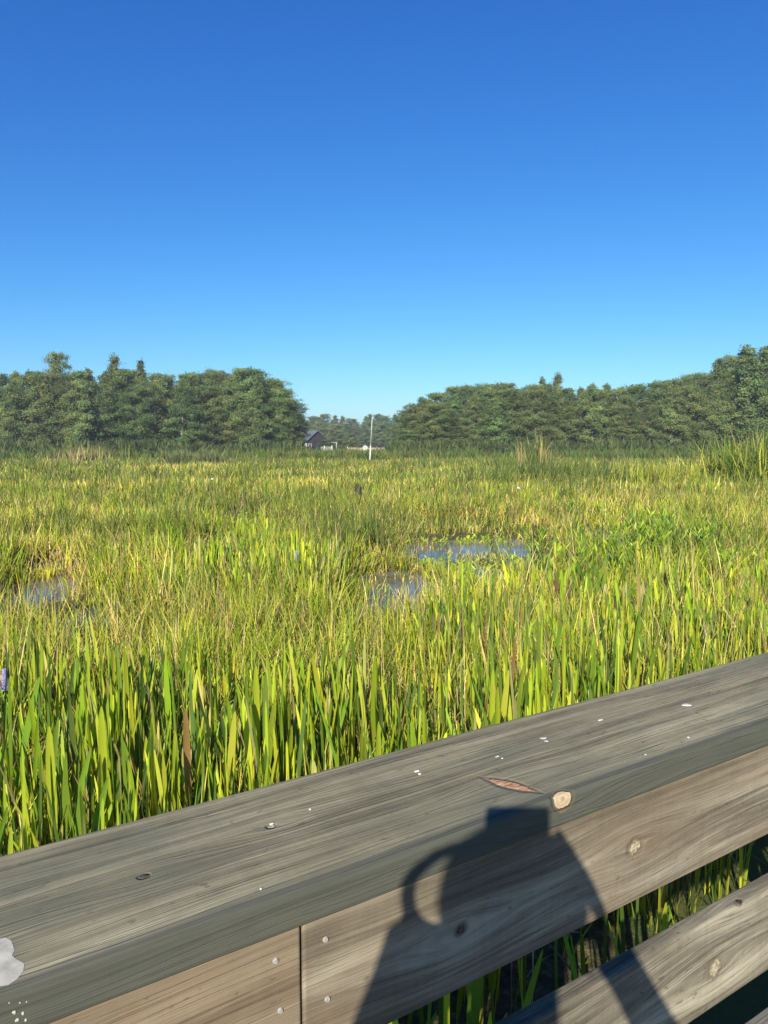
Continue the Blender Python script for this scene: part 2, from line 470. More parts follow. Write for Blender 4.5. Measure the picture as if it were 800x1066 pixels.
for i, (x, y) in enumerate(cand):
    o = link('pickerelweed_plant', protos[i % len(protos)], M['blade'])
    near = y < 4.6
    sc = random.uniform(.80, 1.05) * (1.0 if near else .86) * (1 + .28 * mnoise.noise(Vector((x * 1.3, y * 1.3, 8))))
    o.location = (x, y, -0.02); o.rotation_euler = (0, 0, random.uniform(-.5, .5)); o.scale = (sc, sc, sc * random.uniform(.93, 1.08))
    tag(o, 'clump of upright lance-shaped green marsh leaves in the dense stand just beyond the railing', 'marsh plant', 'pickerelweed clumps beyond the railing')

# ---- everything further, and the thin grass in between, nobody could count
def scatter(n, d0, d1, power=1.0, slack=.22):
    """uniform in screen-ish space"""
    u = rng.random(n)
    if power == 1.0: d = d0 * (d1 / d0) ** u
    else:
        a = 1 - power; d = (d0 ** a + u * (d1 ** a - d0 ** a)) ** (1 / a)
    x = rng.uniform(-1, 1, n) * ((0.55 + slack) * d + 0.6)
    return x, d
def area(d0, d1, slack=.14): return (0.55 + slack) * (d1 ** 2 - d0 ** 2)

vg = Veg()
# thin grass among the near plants
x, y = scatter(24000, 2.0, 8.0, 0.2)
k = beyond(x, y) & (pool(x, y) < -.05); x, y = x[k], y[k]; N = len(x)
ct = pick(G_LEAF + G_YEL, N, .15)
vg.blades(np.stack([x, y, np.full(N, -.02)], -1), rng.uniform(.35, .85, N), rng.uniform(.006, .013, N), rng.normal(0, .9, N), np.abs(rng.normal(.05, .16, N)),
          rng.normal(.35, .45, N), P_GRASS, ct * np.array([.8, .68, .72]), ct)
x, y = scatter(7000, 2.0, 9, 0.3)
k = beyond(x, y) & (pool(x, y) < -.05); x, y = x[k], y[k]; N = len(x)
ct = pick(G_DEAD, N, .2)
vg.blades(np.stack([x, y, np.full(N, .0)], -1), rng.uniform(.3, .8, N), rng.uniform(.006, .016, N), rng.normal(0, .9, N), np.abs(rng.normal(.15, .3, N)),
          rng.normal(.5, .7, N), P_GRASS, ct * .7, ct)
# middle distance: pickerelweed stands in patches
x, y = scatter(5200, 6.0, 34, 1.0)
pk = fbm(x, y, 3.0, 40)
left_clump = 1.3 * np.exp(-((x + 1.9) / 1.5) ** 2 - ((y - 10.2) / 1.7) ** 2)
right_clump = np.exp(-((x - 3.2) / 2.4) ** 2 - ((y - 8.8) / 2.6) ** 2)
k = (pool(x, y) < -.15) & (open_front(x, y) < .25) & (pk + .35 * left_clump + .25 * right_clump - .0035 * y + .09 * np.clip((8.5 - y) / 2.5, 0, 1) > .575) & (matf(x, y) < .1)
x, y = x[k], y[k]
hh = np.where(rng.random(len(x)) < .5, .66, .52) * (1 + .15 * rng.standard_normal(len(x)))
hh = hh * np.clip(1.12 - 0.012 * y, .7, 1.1) + .14 * np.exp(-((x + 1.9) / 1.5) ** 2 - ((y - 10.2) / 1.7) ** 2)
for (a, b, n_) in ((0, 12, 8), (12, 99, 7)):
    q = (y >= a) & (y < b)
    pickerel(vg, x[q], y[q], n_, hh[q], wide=.038 if a == 0 else .045, spread=.13 if a == 0 else .2)
def grass_band(n, d0, d1, h, w, cols, power, tipgain=1.0, dens_seed=60, keep=.30, leanv=.18, curv=.5, patchy=0.0, low=False):
    x, y = scatter(n, d0, d1, power)
    f = fbm(x, y, 1.2 + d0 * .12, dens_seed)
    m = matf(x, y)
    k = beyond(x, y) & (pool(x, y) < np.where(rng.random(n) < .20, .6, rng.uniform(-.22, .05, n))) & (f > keep) & (~((m > .15) & (rng.random(n) < .86)))
    x, y, f = x[k], y[k], f[k]; N = len(x)
    big = fbm(x, y, 2.0 + d0 * .2, dens_seed + 7)
    ct = pick(cols, N, .16)
    ct = ct * (0.86 + patchy * (big[:, None] - .5) * np.array([1.3, 1.0, .7]) + .2)
    hh = rng.uniform(h[0], h[1], N) * (.55 + .95 * f) * (1 - .68 * open_front(x, y))
    tall = rng.random(N) < .04; hh = np.where(tall, hh * 1.45, hh)
    ww = rng.uniform(w[0], w[1], N) * (y / d0) ** .5
    vg.blades(np.stack([x, y, np.full(N, .0)], -1), hh, ww, rng.normal(0, .9, N), np.abs(rng.normal(.04, leanv, N)),
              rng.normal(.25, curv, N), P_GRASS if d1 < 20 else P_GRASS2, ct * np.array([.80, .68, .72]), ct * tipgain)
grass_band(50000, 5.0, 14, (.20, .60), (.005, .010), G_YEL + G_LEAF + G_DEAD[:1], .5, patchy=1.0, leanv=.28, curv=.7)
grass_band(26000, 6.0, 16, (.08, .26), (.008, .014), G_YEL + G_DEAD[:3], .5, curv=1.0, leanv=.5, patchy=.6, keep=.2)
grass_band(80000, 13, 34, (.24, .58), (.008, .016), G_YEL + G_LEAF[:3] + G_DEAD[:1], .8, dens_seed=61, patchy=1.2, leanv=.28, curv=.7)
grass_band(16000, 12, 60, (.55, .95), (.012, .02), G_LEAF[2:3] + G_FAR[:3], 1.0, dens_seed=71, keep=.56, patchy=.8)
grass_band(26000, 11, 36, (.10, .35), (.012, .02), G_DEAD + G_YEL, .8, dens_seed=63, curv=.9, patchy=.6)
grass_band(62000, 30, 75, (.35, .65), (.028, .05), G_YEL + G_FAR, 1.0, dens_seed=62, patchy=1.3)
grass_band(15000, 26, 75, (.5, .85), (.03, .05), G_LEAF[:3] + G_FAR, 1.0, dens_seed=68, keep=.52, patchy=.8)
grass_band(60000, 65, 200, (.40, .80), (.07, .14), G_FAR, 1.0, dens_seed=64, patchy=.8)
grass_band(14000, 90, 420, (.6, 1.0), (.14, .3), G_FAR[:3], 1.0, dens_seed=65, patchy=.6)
def tufts(nt, d0, d1, nb, h, w, cols, power=.8, keep=.0, seed=80, splay=.35, rad=.07, sink=0.0, thin=1.0):
    x, y = scatter(nt, d0, d1, power)
    f = fbm(x, y, 1.5 + d0 * .15, seed)
    k = beyond(x, y) & (pool(x, y) < -.1) & (f > keep) & (matf(x, y) < .2)
    x, y = x[k], y[k]; T = len(x)
    hs_ = rng.uniform(h[0], h[1], T) * (1 - .6 * open_front(x, y)); tc = pick(cols, T, .18); gr = (y / d0) ** .5
    X = np.repeat(x, nb); Y = np.repeat(y, nb); N = T * nb
    a_ = rng.uniform(0, 2 * np.pi, N); rr_ = np.abs(rng.normal(0, rad, N)) * np.repeat(gr, nb)
    ct = np.repeat(tc, nb, 0) * (1 + rng.normal(0, .16, (N, 1)))
    vg.blades(np.stack([X + rr_ * np.cos(a_), Y + rr_ * np.sin(a_), np.full(N, -.02)], -1), np.repeat(hs_, nb) * rng.uniform(.55, 1.1, N), rng.uniform(w[0], w[1], N) * np.repeat(gr, nb),
              rng.normal(0, .9, N), np.abs(rng.normal(.03, splay * .5, N)), rng.normal(splay, splay * .6, N), P_GRASS if d1 < 30 else P_GRASS2, ct * np.array([.78, .66, .7]), ct, laz=a_)
tufts(2300, 5.2, 13, 18, (.38, .85), (.008, .014), G_LEAF[:3] + G_YEL[2:4], .6, keep=.42, seed=81)
tufts(1400, 5.2, 15, 18, (.18, .42), (.006, .011), G_YEL[:2] + G_DEAD[:1] + G_YEL[4:], .6, keep=.40, seed=82, splay=.9)
tufts(3200, 12, 36, 18, (.42, .95), (.010, .018), G_LEAF[:3] + G_FAR + [(.09, .15, .03)], 1.0, keep=.46, seed=83)
tufts(1600, 12, 36, 16, (.25, .55), (.010, .018), [(.62, .56, .16), (.62, .52, .27), (.52, .54, .09)], 1.0, keep=.42, seed=84, splay=.8)
tufts(2600, 30, 90, 14, (.6, 1.25), (.028, .05), G_LEAF[2:3] + G_FAR[:3] + G_LEAF[4:], 1.0, keep=.47, seed=85, rad=.14)
tufts(1500, 30, 90, 12, (.4, .8), (.03, .05), G_YEL[:2], 1.0, keep=.45, seed=86, rad=.14, splay=.6)
tufts(2600, 85, 135, 14, (.9, 2.1), (.07, .12), G_LEAF[4:] + G_FAR[:1] + G_FAR[2:3], 1.0, keep=.40, seed=87, rad=.3)
for _i in range(1):
    grass_band(1500, 4.5, 12, (.75, 1.05), (.004, .007), G_DEAD[:3] + G_YEL[4:], .5, curv=.3, leanv=.2, patchy=.3, keep=.2)
tag(link('marsh_grass', vg.mesh('marsh_grass'), M['field']), 'dense yellow green marsh grass and sedge filling the wide wetland', 'grass', kind='stuff')

# floating weed mats : tiny leaves lying on the water
vm = Veg()
n = 60000
x, y = scatter(n, 8, 40, .9)
k = (matf(x, y) > rng.uniform(-.05, .15, n)); x, y = x[k], y[k]; N = len(x)
ct = pick([(.44, .56, .04), (.36, .50, .03), (.52, .56, .08)], N, .1)
vm.blades(np.stack([x, y, rng.uniform(.0, .03, N)], -1), rng.uniform(.05, .13, N), rng.uniform(.03, .06, N), rng.uniform(0, 6.3, N), rng.uniform(.5, 1.4, N),
          rng.uniform(0, .3, N), P_GRASS2, ct, ct)
tag(link('floating_weed', vm.mesh('floating_weed'), M['blade']), 'bright green low weed mats floating around the open pools', 'water weed', kind='stuff')

# ------------------------------------------------------------------ single plants that stand out
def single(name, vgx, px, depth, label, cat, z=0.0, group=None, mat='blade'):
    o = link(name, vgx.mesh(name), M[mat]); X, Y = at_depth(px, depth)
    o.location = (X, Y, z)
    return tag(o, label, cat, group)
def fan(n, h, w, cols, lean=.3, curve=.3, spread=.1, prof=P_GRASS, z=-.02, tip=1.0, fold=0.0):
    v = Veg(); N = n
    b = np.stack([rng.normal(0, spread, N), rng.normal(0, spread, N), np.full(N, z)], -1)
    ct = pick(cols, N, .14)
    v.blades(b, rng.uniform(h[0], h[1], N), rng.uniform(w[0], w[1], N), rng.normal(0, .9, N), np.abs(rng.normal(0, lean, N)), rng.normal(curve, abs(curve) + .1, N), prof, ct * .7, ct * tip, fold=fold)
    return v
# reed and cane clumps at the far side
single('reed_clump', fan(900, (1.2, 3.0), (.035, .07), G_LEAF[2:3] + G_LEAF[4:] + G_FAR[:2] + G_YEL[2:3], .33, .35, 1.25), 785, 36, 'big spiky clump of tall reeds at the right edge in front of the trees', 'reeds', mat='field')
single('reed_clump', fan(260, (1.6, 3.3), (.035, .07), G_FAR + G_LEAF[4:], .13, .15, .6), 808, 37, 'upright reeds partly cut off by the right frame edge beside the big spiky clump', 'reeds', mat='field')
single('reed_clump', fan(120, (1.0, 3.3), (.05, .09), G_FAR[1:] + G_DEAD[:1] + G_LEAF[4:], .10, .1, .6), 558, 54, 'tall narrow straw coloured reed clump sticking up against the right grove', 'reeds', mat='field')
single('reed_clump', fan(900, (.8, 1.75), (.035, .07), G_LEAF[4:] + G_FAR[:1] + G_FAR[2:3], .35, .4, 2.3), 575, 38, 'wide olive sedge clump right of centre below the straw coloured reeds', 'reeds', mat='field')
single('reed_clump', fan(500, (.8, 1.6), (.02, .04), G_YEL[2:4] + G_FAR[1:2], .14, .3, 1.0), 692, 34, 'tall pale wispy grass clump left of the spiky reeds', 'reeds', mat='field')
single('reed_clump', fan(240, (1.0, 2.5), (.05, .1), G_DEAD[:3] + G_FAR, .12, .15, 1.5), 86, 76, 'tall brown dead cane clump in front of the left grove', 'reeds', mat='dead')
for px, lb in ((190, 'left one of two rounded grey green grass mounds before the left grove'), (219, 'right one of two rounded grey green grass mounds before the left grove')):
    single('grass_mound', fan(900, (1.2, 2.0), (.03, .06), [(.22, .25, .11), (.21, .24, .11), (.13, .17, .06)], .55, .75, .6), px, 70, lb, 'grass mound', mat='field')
# near, broad and leafy ones
def shrubby(nstem, h, leafw, cols, spread=.15, lean=.25, leaves=14, leafl=.10):
    v = Veg()
    for k in range(nstem):
        a = random.uniform(0, 6.28); L = h * random.uniform(.65, 1.0); ln = abs(random.gauss(0, lean))
        bx, by = random.gauss(0, spread), random.gauss(0, spread)
        stem = pick([(.20, .22, .05)], 1)
        v.blades(np.array([[bx, by, 0.]]), np.array([L]), np.array([.009]), np.array([random.uniform(-.6, .6)]), np.array([ln]), np.array([.0]), P_GRASS, stem, stem, laz=np.array([a]))
        tt = np.linspace(.25, 1.0, leaves); N = leaves
        P = np.stack([bx + np.sin(ln) * np.cos(a) * L * tt, by + np.sin(ln) * np.sin(a) * L * tt, np.cos(ln) * L * tt], -1)
        ct = pick(cols, N, .15)
        v.blades(P, leafl * rng.uniform(.7, 1.2, N), np.full(N, leafw) * rng.uniform(.7, 1.2, N), rng.uniform(0, 3.14, N), rng.uniform(.2, .7, N), rng.uniform(0, .5, N),
                 [(0, .25), (.35, 1), (.7, .8), (1, .1)], ct, ct * 1.1)
    return v
WC = [(.30, .44, .03), (.18, .30, .03), (.40, .52, .05), (.12, .22, .03)]
single('willow_shrub', shrubby(48, 1.2, .022, WC, .26, .30, 22, .14), 672, 10.8, 'bright leafy willow shrub rising highest above the grass right of centre', 'shrub')
single('willow_shrub', shrubby(26, 1.0, .021, WC, .22, .32, 20, .13), 640, 9.8, 'small yellow green willow shrub just left of the highest willow', 'shrub')
single('willow_shrub', shrubby(30, 1.05, .021, WC[1:], .28, .35, 20, .14), 728, 11.4, 'darker leafy willow shrub right of the highest willow', 'shrub')
single('willow_shrub', shrubby(24, .95, .021, WC[1:], .25, .38, 18, .13), 560, 10.6, 'low dark willow shrub beside the centre pool', 'shrub')
single('willow_shrub', shrubby(22, .9, .021, WC, .25, .38, 18, .13), 770, 9.6, 'low willow shrub near the right edge above the rail', 'shrub')
single('leafy_weed', shrubby(4, .95, .045, [(.38, .50, .05), (.28, .42, .04)], .05, .12, 20, .10), 587, 9.4, 'pale lime leafy weed standing tall above the middle grass', 'weed')
single('broadleaf_plant', fan(9, (.65, .9), (.07, .10), [(.23, .36, .04), (.17, .30, .03)], .12, .15, .10, P_LEAF, fold=.15), 620, 8.4, 'broad leaved bright green plant beside the wilted brown leaf', 'marsh plant')
single('broadleaf_plant', fan(9, (.55, .8), (.06, .09), [(.20, .33, .04), (.15, .27, .03)], .12, .15, .12, P_LEAF, fold=.15), 632, 8.0, 'broad leaved green plant in front of the orange tinged leaf', 'marsh plant')
single('wilted_leaf', fan(3, (.50, .66), (.05, .075), [(.20, .10, .05), (.28, .15, .07)], .08, .05, .02, [(0, .12), (.45, .15), (.72, .5), (.92, 1), (1, .85)], fold=.3), 589, 8.0, 'wilted dark brown funnel shaped leaf on a thin stalk', 'dead leaf', mat='dead')
single('wilted_leaf', fan(2, (.52, .64), (.05, .07), [(.55, .30, .05), (.50, .20, .06)], .05, .1, .02, P_LEAF, fold=.2), 653, 8.0, 'orange and yellow tinged leaf standing among green blades', 'dead leaf')
single('dock_seed_stalk', fan(16, (.55, .9), (.03, .05), [(.10, .048, .03), (.14, .07, .04)], .12, .1, .06, [(0, .2), (.4, .3), (.55, 1), (.8, .8), (1, .2)], fold=.3), 562, 12.5, 'dark red brown dock seed stalk beside the open pool', 'weed', mat='dead')
single('dock_seed_stalk', fan(10, (.4, .7), (.03, .05), [(.13, .07, .045)], .2, .1, .06, [(0, .2), (.4, .3), (.55, 1), (.8, .8), (1, .2)], fold=.3), 703, 23, 'brown seed stalk standing in the yellow grass on the right', 'weed', mat='dead')
# arching dead reeds over the pool
def arch(name, pts, r, px, depth, label, mat='dead'):
    v = Veg()
    bm = bmesh.new()
    bm_tube(bm, pts, [r * (1 - .6 * i / (len(pts) - 1)) for i in range(len(pts))], 6)
    me = bm_mesh(name, bm, True)
    a = me.color_attributes.new('tint', 'FLOAT_COLOR', 'POINT')
    for d in a.data: d.color = (.16, .11, .07, 1)
    o = link(name, me, M[mat]); X, Y = at_depth(px, depth); o.location = (X, Y, 0)
    return tag(o, label, 'dead reed')
arch('bent_reed', [(-.42, 0, .30), (-.36, 0, .52), (-.22, 0, .60), (-.05, .02, .52), (.10, .04, .34), (.18, .05, .1), (.2, .05, -.1)], .014, 403, 10.5, 'thick dead reed arching over the centre pool')
arch('bent_reed', [(-.28, 0, .0), (-.18, 0, .10), (-.05, 0, .18), (.05, 0, .30), (.14, 0, .50)], .022, 446, 13.4, 'dark hooked dead reed pointing up beside the centre pool')
arch('bent_reed', [(-.1, 0, -.05), (-.14, 0, .22), (-.20, .02, .44), (-.33, .03, .56), (-.46, .03, .58)], .011, 443, 10.2, 'thin dead reed leaning left behind the arching one')
# dark stump
bm = bmesh.new(); bm_tube(bm, [(0, 0, -.2), (.01, 0, .3), (.0, 0, .72), (.02, 0, .80)], [.12, .11, .09, .05], 9)
for v in bm.verts: v.co += Vector((random.uniform(-.02, .02), random.uniform(-.02, .02), random.uniform(-.02, .04)))
o = link('tree_stump', bm_mesh('tree_stump', bm), plain('stump_bark', (.045, .038, .03), .9, .4)); o.location = (*at_depth(373, 24), 0)
tag(o, 'small dark stump standing in the grass below the white pole', 'stump')

# flowering pickerelweed
M['petal'] = plain('violet_petal', (.30, .25, .50), .6, .3, 60)
M['white_petal'] = plain('white_petal', (.8, .8, .74), .6, .1, 40)
def flower_spike(px, depth, h, label, k=1.0):
    X, Y = at_depth(px, depth)
    r = empty('flowering_pickerelweed', (X, Y, 0))
    v = fan(1, (h, h), (.012, .012), [(.25, .33, .05)], .0, .02, .001, [(0, 1), (.5, .8), (1, .5)], fold=.5)
    link('stem', v.mesh('stem'), M['blade'], r)
    bm = bmesh.new()
    for i in range(80):
        a = i * 2.4; zz = h - .10 * k + .11 * k * i / 80; rad = (.016 - .010 * i / 80) * k
        bm_ball(bm, (rad * math.cos(a), rad * math.sin(a), zz), .006 * k, 1, (1, 1, .8))
    link('flower_spike', bm_mesh('flower_spike', bm), M['petal'], r)
    tag(r, label, 'flower')
flower_spike(-5, 3.75, .93, 'single violet flower spike standing at the left frame edge')
flower_spike(308, 10.2, .62, 'small violet flower spike among the blades left of the centre pool', 1.5)
for px, dp, hh, lb in ((221, 27.5, .82, 'tiny white blossom above the yellow grass left of centre'), (540, 23.0, .75, 'tiny white blossom below the wide olive sedge clump')):
    X, Y = at_depth(px, dp); r = empty('white_wildflower', (X, Y, 0))
    link('stem', fan(1, (hh, hh), (.02, .02), [(.25, .33, .05)], 0, .0, .001).mesh('stem'), M['field'], r)
    bm = bmesh.new()
    for i in range(7): bm_ball(bm, (.025 * math.cos(i), .025 * math.sin(i), hh + .015 * (i % 3)), .024, 1, (1, 1, .7))
    link('blossom', bm_mesh('blossom', bm), M['white_petal'], r)
    tag(r, lb, 'flower')

# ------------------------------------------------------------------ trees
def tube_np(pts, rad, n=6):
    pts = np.array(pts, float); K = len(pts); a = np.linspace(0, 2 * np.pi, n, endpoint=False)
    t = np.gradient(pts, axis=0); t /= np.linalg.norm(t, axis=1)[:, None] + 1e-9
    up = np.where(np.abs(t[:, 2:3]) > .9, np.array([[1., 0, 0]]), np.array([[0, 0, 1.]]))
    s = np.cross(t, up); s /= np.linalg.norm(s, axis=1)[:, None] + 1e-9
    q = np.cross(t, s)
    V = pts[:, None] + (s[:, None] * np.cos(a)[None, :, None] + q[:, None] * np.sin(a)[None, :, None]) * np.array(rad)[:, None, None]
    i = np.arange(K - 1)[:, None] * n; j = np.arange(n)[None]; j2 = (j + 1) % n
    Q = np.stack([i + j, i + j2, i + n + j2, i + n + j], -1).reshape(-1, 4)
    return V.reshape(-1, 3), Q
def tree_proto(kind, seed, h=16.0):
    """returns trunk mesh, crown mesh, unit height h"""
    r = np.random.default_rng(seed)
    TV, TQ, tn = [], [], 0
    def addt(pts, rad, n=6):
        nonlocal tn
        V, Q = tube_np(pts, rad, n); TV.append(V); TQ.append(Q + tn); tn += len(V)
    bend = r.normal(0, .25, 2)
    tz = np.linspace(0, .97, 9)
    tp = np.stack([bend[0] * tz ** 2 + .08 * r.normal(0, 1, 9), bend[1] * tz ** 2 + .08 * r.normal(0, 1, 9), tz * h], -1)
    addt(tp, .26 * (1 - .88 * tz) + .01, 8)
    def profile(f):
        if kind == 'broad': return 4.2 * (1 - ((f - .28) / .74) ** 1.5) if f > .28 else 4.2 * (.80 + .2 * f / .28)
        if kind == 'round': return 4.6 * math.sqrt(max(.02, 1 - ((f - .45) / .57) ** 2))
        if kind == 'spire': return 2.6 * (1.02 - f) ** .8 + .25
        if kind == 'pine': return (3.6 * math.sqrt(max(.02, 1 - ((f - .76) / .26) ** 2))) if f > .5 else .4
        return 4
    f0 = {'broad': .05, 'round': .06, 'spire': .10, 'pine': .55}[kind]
    nb = {'broad': 92, 'round': 92, 'spire': 60, 'pine': 44}[kind]
    P, Nn, S, Cc = [], [], [], []
    for i in range(nb):
        f = f0 + (1.0 - f0) * ((i + r.uniform(0, 1)) / nb)
        az = i * 2.39996 + r.normal(0, .35)
        L = max(.35, profile(min(f, .995)) * r.uniform(.62, 1.12))
        zb = f * h; cx, cy = np.interp(zb, tp[:, 2], tp[:, 0]), np.interp(zb, tp[:, 2], tp[:, 1])
        rise = r.uniform(-.02, .22) + (.3 if kind in ('round', 'pine') else 0) * f + (.35 * max(0, f - .8) / .2)
        end = np.array([cx + L * math.cos(az), cy + L * math.sin(az), min(zb + L * (rise + r.normal(0, .10)), h * 1.0 + .2)])
        st = np.array([cx, cy, zb - .25 * L * .3])
        mid = (st + end) / 2 + np.array([0, 0, .12 * L])
        addt([st, mid, end], [.05 + .012 * L, .035, .012], 4)
        npuff = max(2, int(L * 1.7))
        bt = r.normal(0, .16)                       # this bough lighter or darker: age of its leaves
        for j in range(npuff):
            u = .30 + .72 * (j + r.uniform(0, 1)) / npuff
            c = st * (1 - u) + end * u + np.array([0, 0, .12 * L * (1 - (2 * u - 1) ** 2)]) + r.normal(0, .22, 3)
            m = int(r.integers(48, 78))
            rad = (.55 + .16 * L * (1 - abs(u - .6))) * r.uniform(.8, 1.25)
            q = r.normal(0, .45, (m, 3)) * np.array([rad, rad, rad * .62])
            P.append(c + q)
            nn = r.normal(0, .55, (m, 3)) + np.array([.75 * math.cos(az), .75 * math.sin(az), .55]); Nn.append(nn)
            S.append(r.uniform(.08, .19, m))
            g = np.array([.122, .180, .056]) if r.random() < .75 else np.array([.190, .225, .070])
            Cc.append(np.clip(g * (1 + bt + r.normal(0, .12, (m, 1))) * (1 + r.normal(0, .05, (m, 3))), .01, .3))
    for i in range(26 if kind != 'pine' else 10):      # leading shoots break the outline
        f = r.uniform(.55, .99); az = r.uniform(0, 6.28); L = profile(min(f, .99)) * r.uniform(.5, 1.0)
        b0 = np.array([np.interp(f * h, tp[:, 2], tp[:, 0]) + L * math.cos(az), np.interp(f * h, tp[:, 2], tp[:, 1]) + L * math.sin(az), f * h])
        hh_ = r.uniform(.5, 1.3); m = 46; u = r.random(m)
        P.append(b0 + np.stack([r.normal(0, .26, m) * (1 - u * .8), r.normal(0, .26, m) * (1 - u * .8), u * hh_], -1)); Nn.append(r.normal(0, .6, (m, 3)) + [.5 * math.cos(az), .5 * math.sin(az), .4])
        S.append(r.uniform(.07, .15, m)); Cc.append(np.clip(np.array([.13, .19, .065]) * (1 + r.normal(0, .15, (m, 1))) * np.ones((m, 3)), .01, .3))
    P = np.concatenate(P); Nn = np.concatenate(Nn); S = np.concatenate(S); Cc = np.concatenate(Cc)
    keep = P[:, 2] > .15; P, Nn, S, Cc = P[keep], Nn[keep], S[keep], Cc[keep]
    Nn /= np.linalg.norm(Nn, axis=1)[:, None]
    a = np.cross(Nn, r.normal(0, 1, Nn.shape)); a /= np.linalg.norm(a, axis=1)[:, None] + 1e-9
    b = np.cross(Nn, a)
    V = np.stack([P - a * S[:, None], P + b * S[:, None] * .55, P + a * S[:, None], P - b * S[:, None] * .55], 1).reshape(-1, 3)
    Q = np.arange(len(V)).reshape(-1, 4)
    C = np.repeat(Cc, 4, 0)
    return np_mesh('trunk', np.concatenate(TV), np.concatenate(TQ), smooth=True), np_mesh('crown', V, Q, C), h
M['bark'] = plain('grey_bark', (.24, .21, .17), .9, .3, 2.0)
M['bark_pale'] = plain('bleached_bark', (.27, .24, .19), .9, .2, 2.0)
TREES = {k: [] for k in ('broad', 'round', 'spire', 'pine')}
for kind, cnt in (('broad', 5), ('round', 4), ('spire', 2), ('pine', 2)):
    for s in range(cnt):
        TREES[kind].append(tree_proto(kind, 100 + 17 * s + len(kind) * 3))
placed = {}
def plant(kind, px, depth, ytop, label, group=None, wide=1.0, name='evergreen_tree', variant=None):
    lst = TREES[kind]; k = random.randrange(len(lst)) if variant is None else variant
    tm, cm, h = lst[k]
    X, Y = at_depth(px, depth)
    want = depth * (HORIZON - ytop) / F + H
    s = want / h * random.uniform(.985, 1.01)
    key = (kind, k)
    if key not in placed:
        r = empty(name); link('trunk', tm, M['bark'], r); link('crown', cm, M['crown'], r); placed[key] = r
    else:
        r = copy_tree(placed[key])
        for kk in ('label', 'group', 'category'):
            if kk in r: del r[kk]
    r.location = (X, Y, -.05); sx = wide * (.55 + .45 * s) * random.uniform(.92, 1.1)
    r.rotation_euler = (R(random.uniform(-1.5, 1.5)), R(random.uniform(-1.5, 1.5)), random.uniform(0, 6.28)); r.scale = (sx, sx, s)
    tag(r, label, 'tree', group); return r

def prof_interp(px, pts): return float(np.interp(px, [p[0] for p in pts], [p[1] for p in pts]))
LEFT = [(-140, 392), (0, 391), (50, 388), (100, 387), (150, 388), (172, 394), (200, 393), (235, 388), (262, 386), (284, 396), (298, 408), (308, 426)]
RIGHT = [(418, 440), (428, 424), (450, 411), (480, 404), (540, 402), (600, 403), (640, 404), (690, 396), (725, 391), (752, 380), (780, 369), (830, 362), (940, 356)]
def grove(x0, x1, prof, depths, step, side):
    for ri, dep in enumerate(depths):
        px = x0 + (ri % 2) * step * .5
        while px < x1:
            jit = random.uniform(-.3, .3) * step
            q = px + jit
            if x0 <= q <= x1:
                top = prof_interp(q, prof)
                drop = (0, 4, 17)[min(2, len(depths) - 1 - ri)] if len(depths) > 2 else 0
                top += drop * random.uniform(.2, 1.2) + random.uniform(-2, 4)
                edge = side == 'left' and q > 280 or side == 'right' and q < 440
                kind = random.choice(['broad', 'broad', 'round', 'broad', 'round'] if not edge else ['round'])
                if ri >= len(depths) - 1 and random.random() < .14 and not edge: kind = 'spire'; top += 1
                row = ('front', 'middle', 'back')[min(2, ri)]
                if kind == 'spire':
                    lb = 'narrow pointed evergreen poking out of the skyline of the %s grove' % side; gp = 'pointed trees in the %s grove' % side
                else:
                    shape = 'bushy round crowned' if kind == 'round' else 'dense layered'
                    lb = '%s evergreen in the %s row of the %s grove' % (shape, row, side)
                    gp = '%s evergreens in the %s row of the %s grove' % (shape, row, side)
                plant(kind, q, dep + random.uniform(-3.5, 3.5), min(top, 452), lb, gp, wide=1.0 if kind != 'spire' else 1.2)
            px += step
grove(-130, 302, LEFT, (138, 148, 158), 21, 'left')
grove(424, 930, RIGHT, (136, 147, 158), 21, 'right')
# skyline trees that stand out
plant('pine', 66, 150, 373, 'tall round headed pine rising alone above the left grove', wide=.62)
plant('spire', 121, 150, 373, 'tallest pointed tree on the skyline of the left grove', wide=1.0)
plant('spire', 152, 150, 380, 'slim pointed tree right of the tallest one in the left grove', wide=.9)
plant('round', 262, 141, 387, 'large dome shaped tree near the right end of the left grove', wide=1.05)
plant('round', 292, 139, 407, 'rounded tree closing the right end of the left grove', wide=.95)
plant('round', 303, 142, 430, 'low bushy tree at the very right end of the left grove beside the house', wide=.7)
plant('spire', 563, 150, 395, 'small dark pointed tree on the skyline of the right grove, left one', wide=.8)
plant('spire', 578, 150, 392, 'small dark pointed tree on the skyline of the right grove, right one', wide=.9)
plant('spire', 776, 131, 364, 'tall ragged evergreen standing highest at the right frame edge', wide=1.5)
plant('broad', 792, 133, 367, 'bushy evergreen right beside the highest tree at the right frame edge', wide=1.4)
plant('broad', 748, 134, 378, 'big dark tree left of the highest tree in the right grove', wide=1.0)
plant('broad', 800, 130, 366, 'big dark tree cut by the right frame edge', wide=1.1)
# far grove through the gap
px = 296
while px < 440:
    for dep, yt in ((330, 440), (390, 434)):
        plant(random.choice(['broad', 'round']), px + random.uniform(-3, 3), dep + random.uniform(-12, 12), yt + random.uniform(-2, 4),
              'distant hazy tree seen through the gap between the two groves', 'distant trees in the gap', wide=1.1)
    px += 7
for px, yt, dp, lb in ((309, 449, 190, 'small tree hiding the left end of the house'), (341, 458, 186, 'low bush in front of the right end of the house'), (333, 447, 250, 'low light green tree just right of the house'), (352, 449, 240, 'low bushy tree between house and white pole'), (366, 452, 238, 'small bush like tree left of the white pole'),
                   (408, 446, 245, 'bright green low tree right of the white pole'), (421, 441, 200, 'low tree at the left foot of the right grove')):
    plant('round', px, dp, yt, lb, wide=.8)
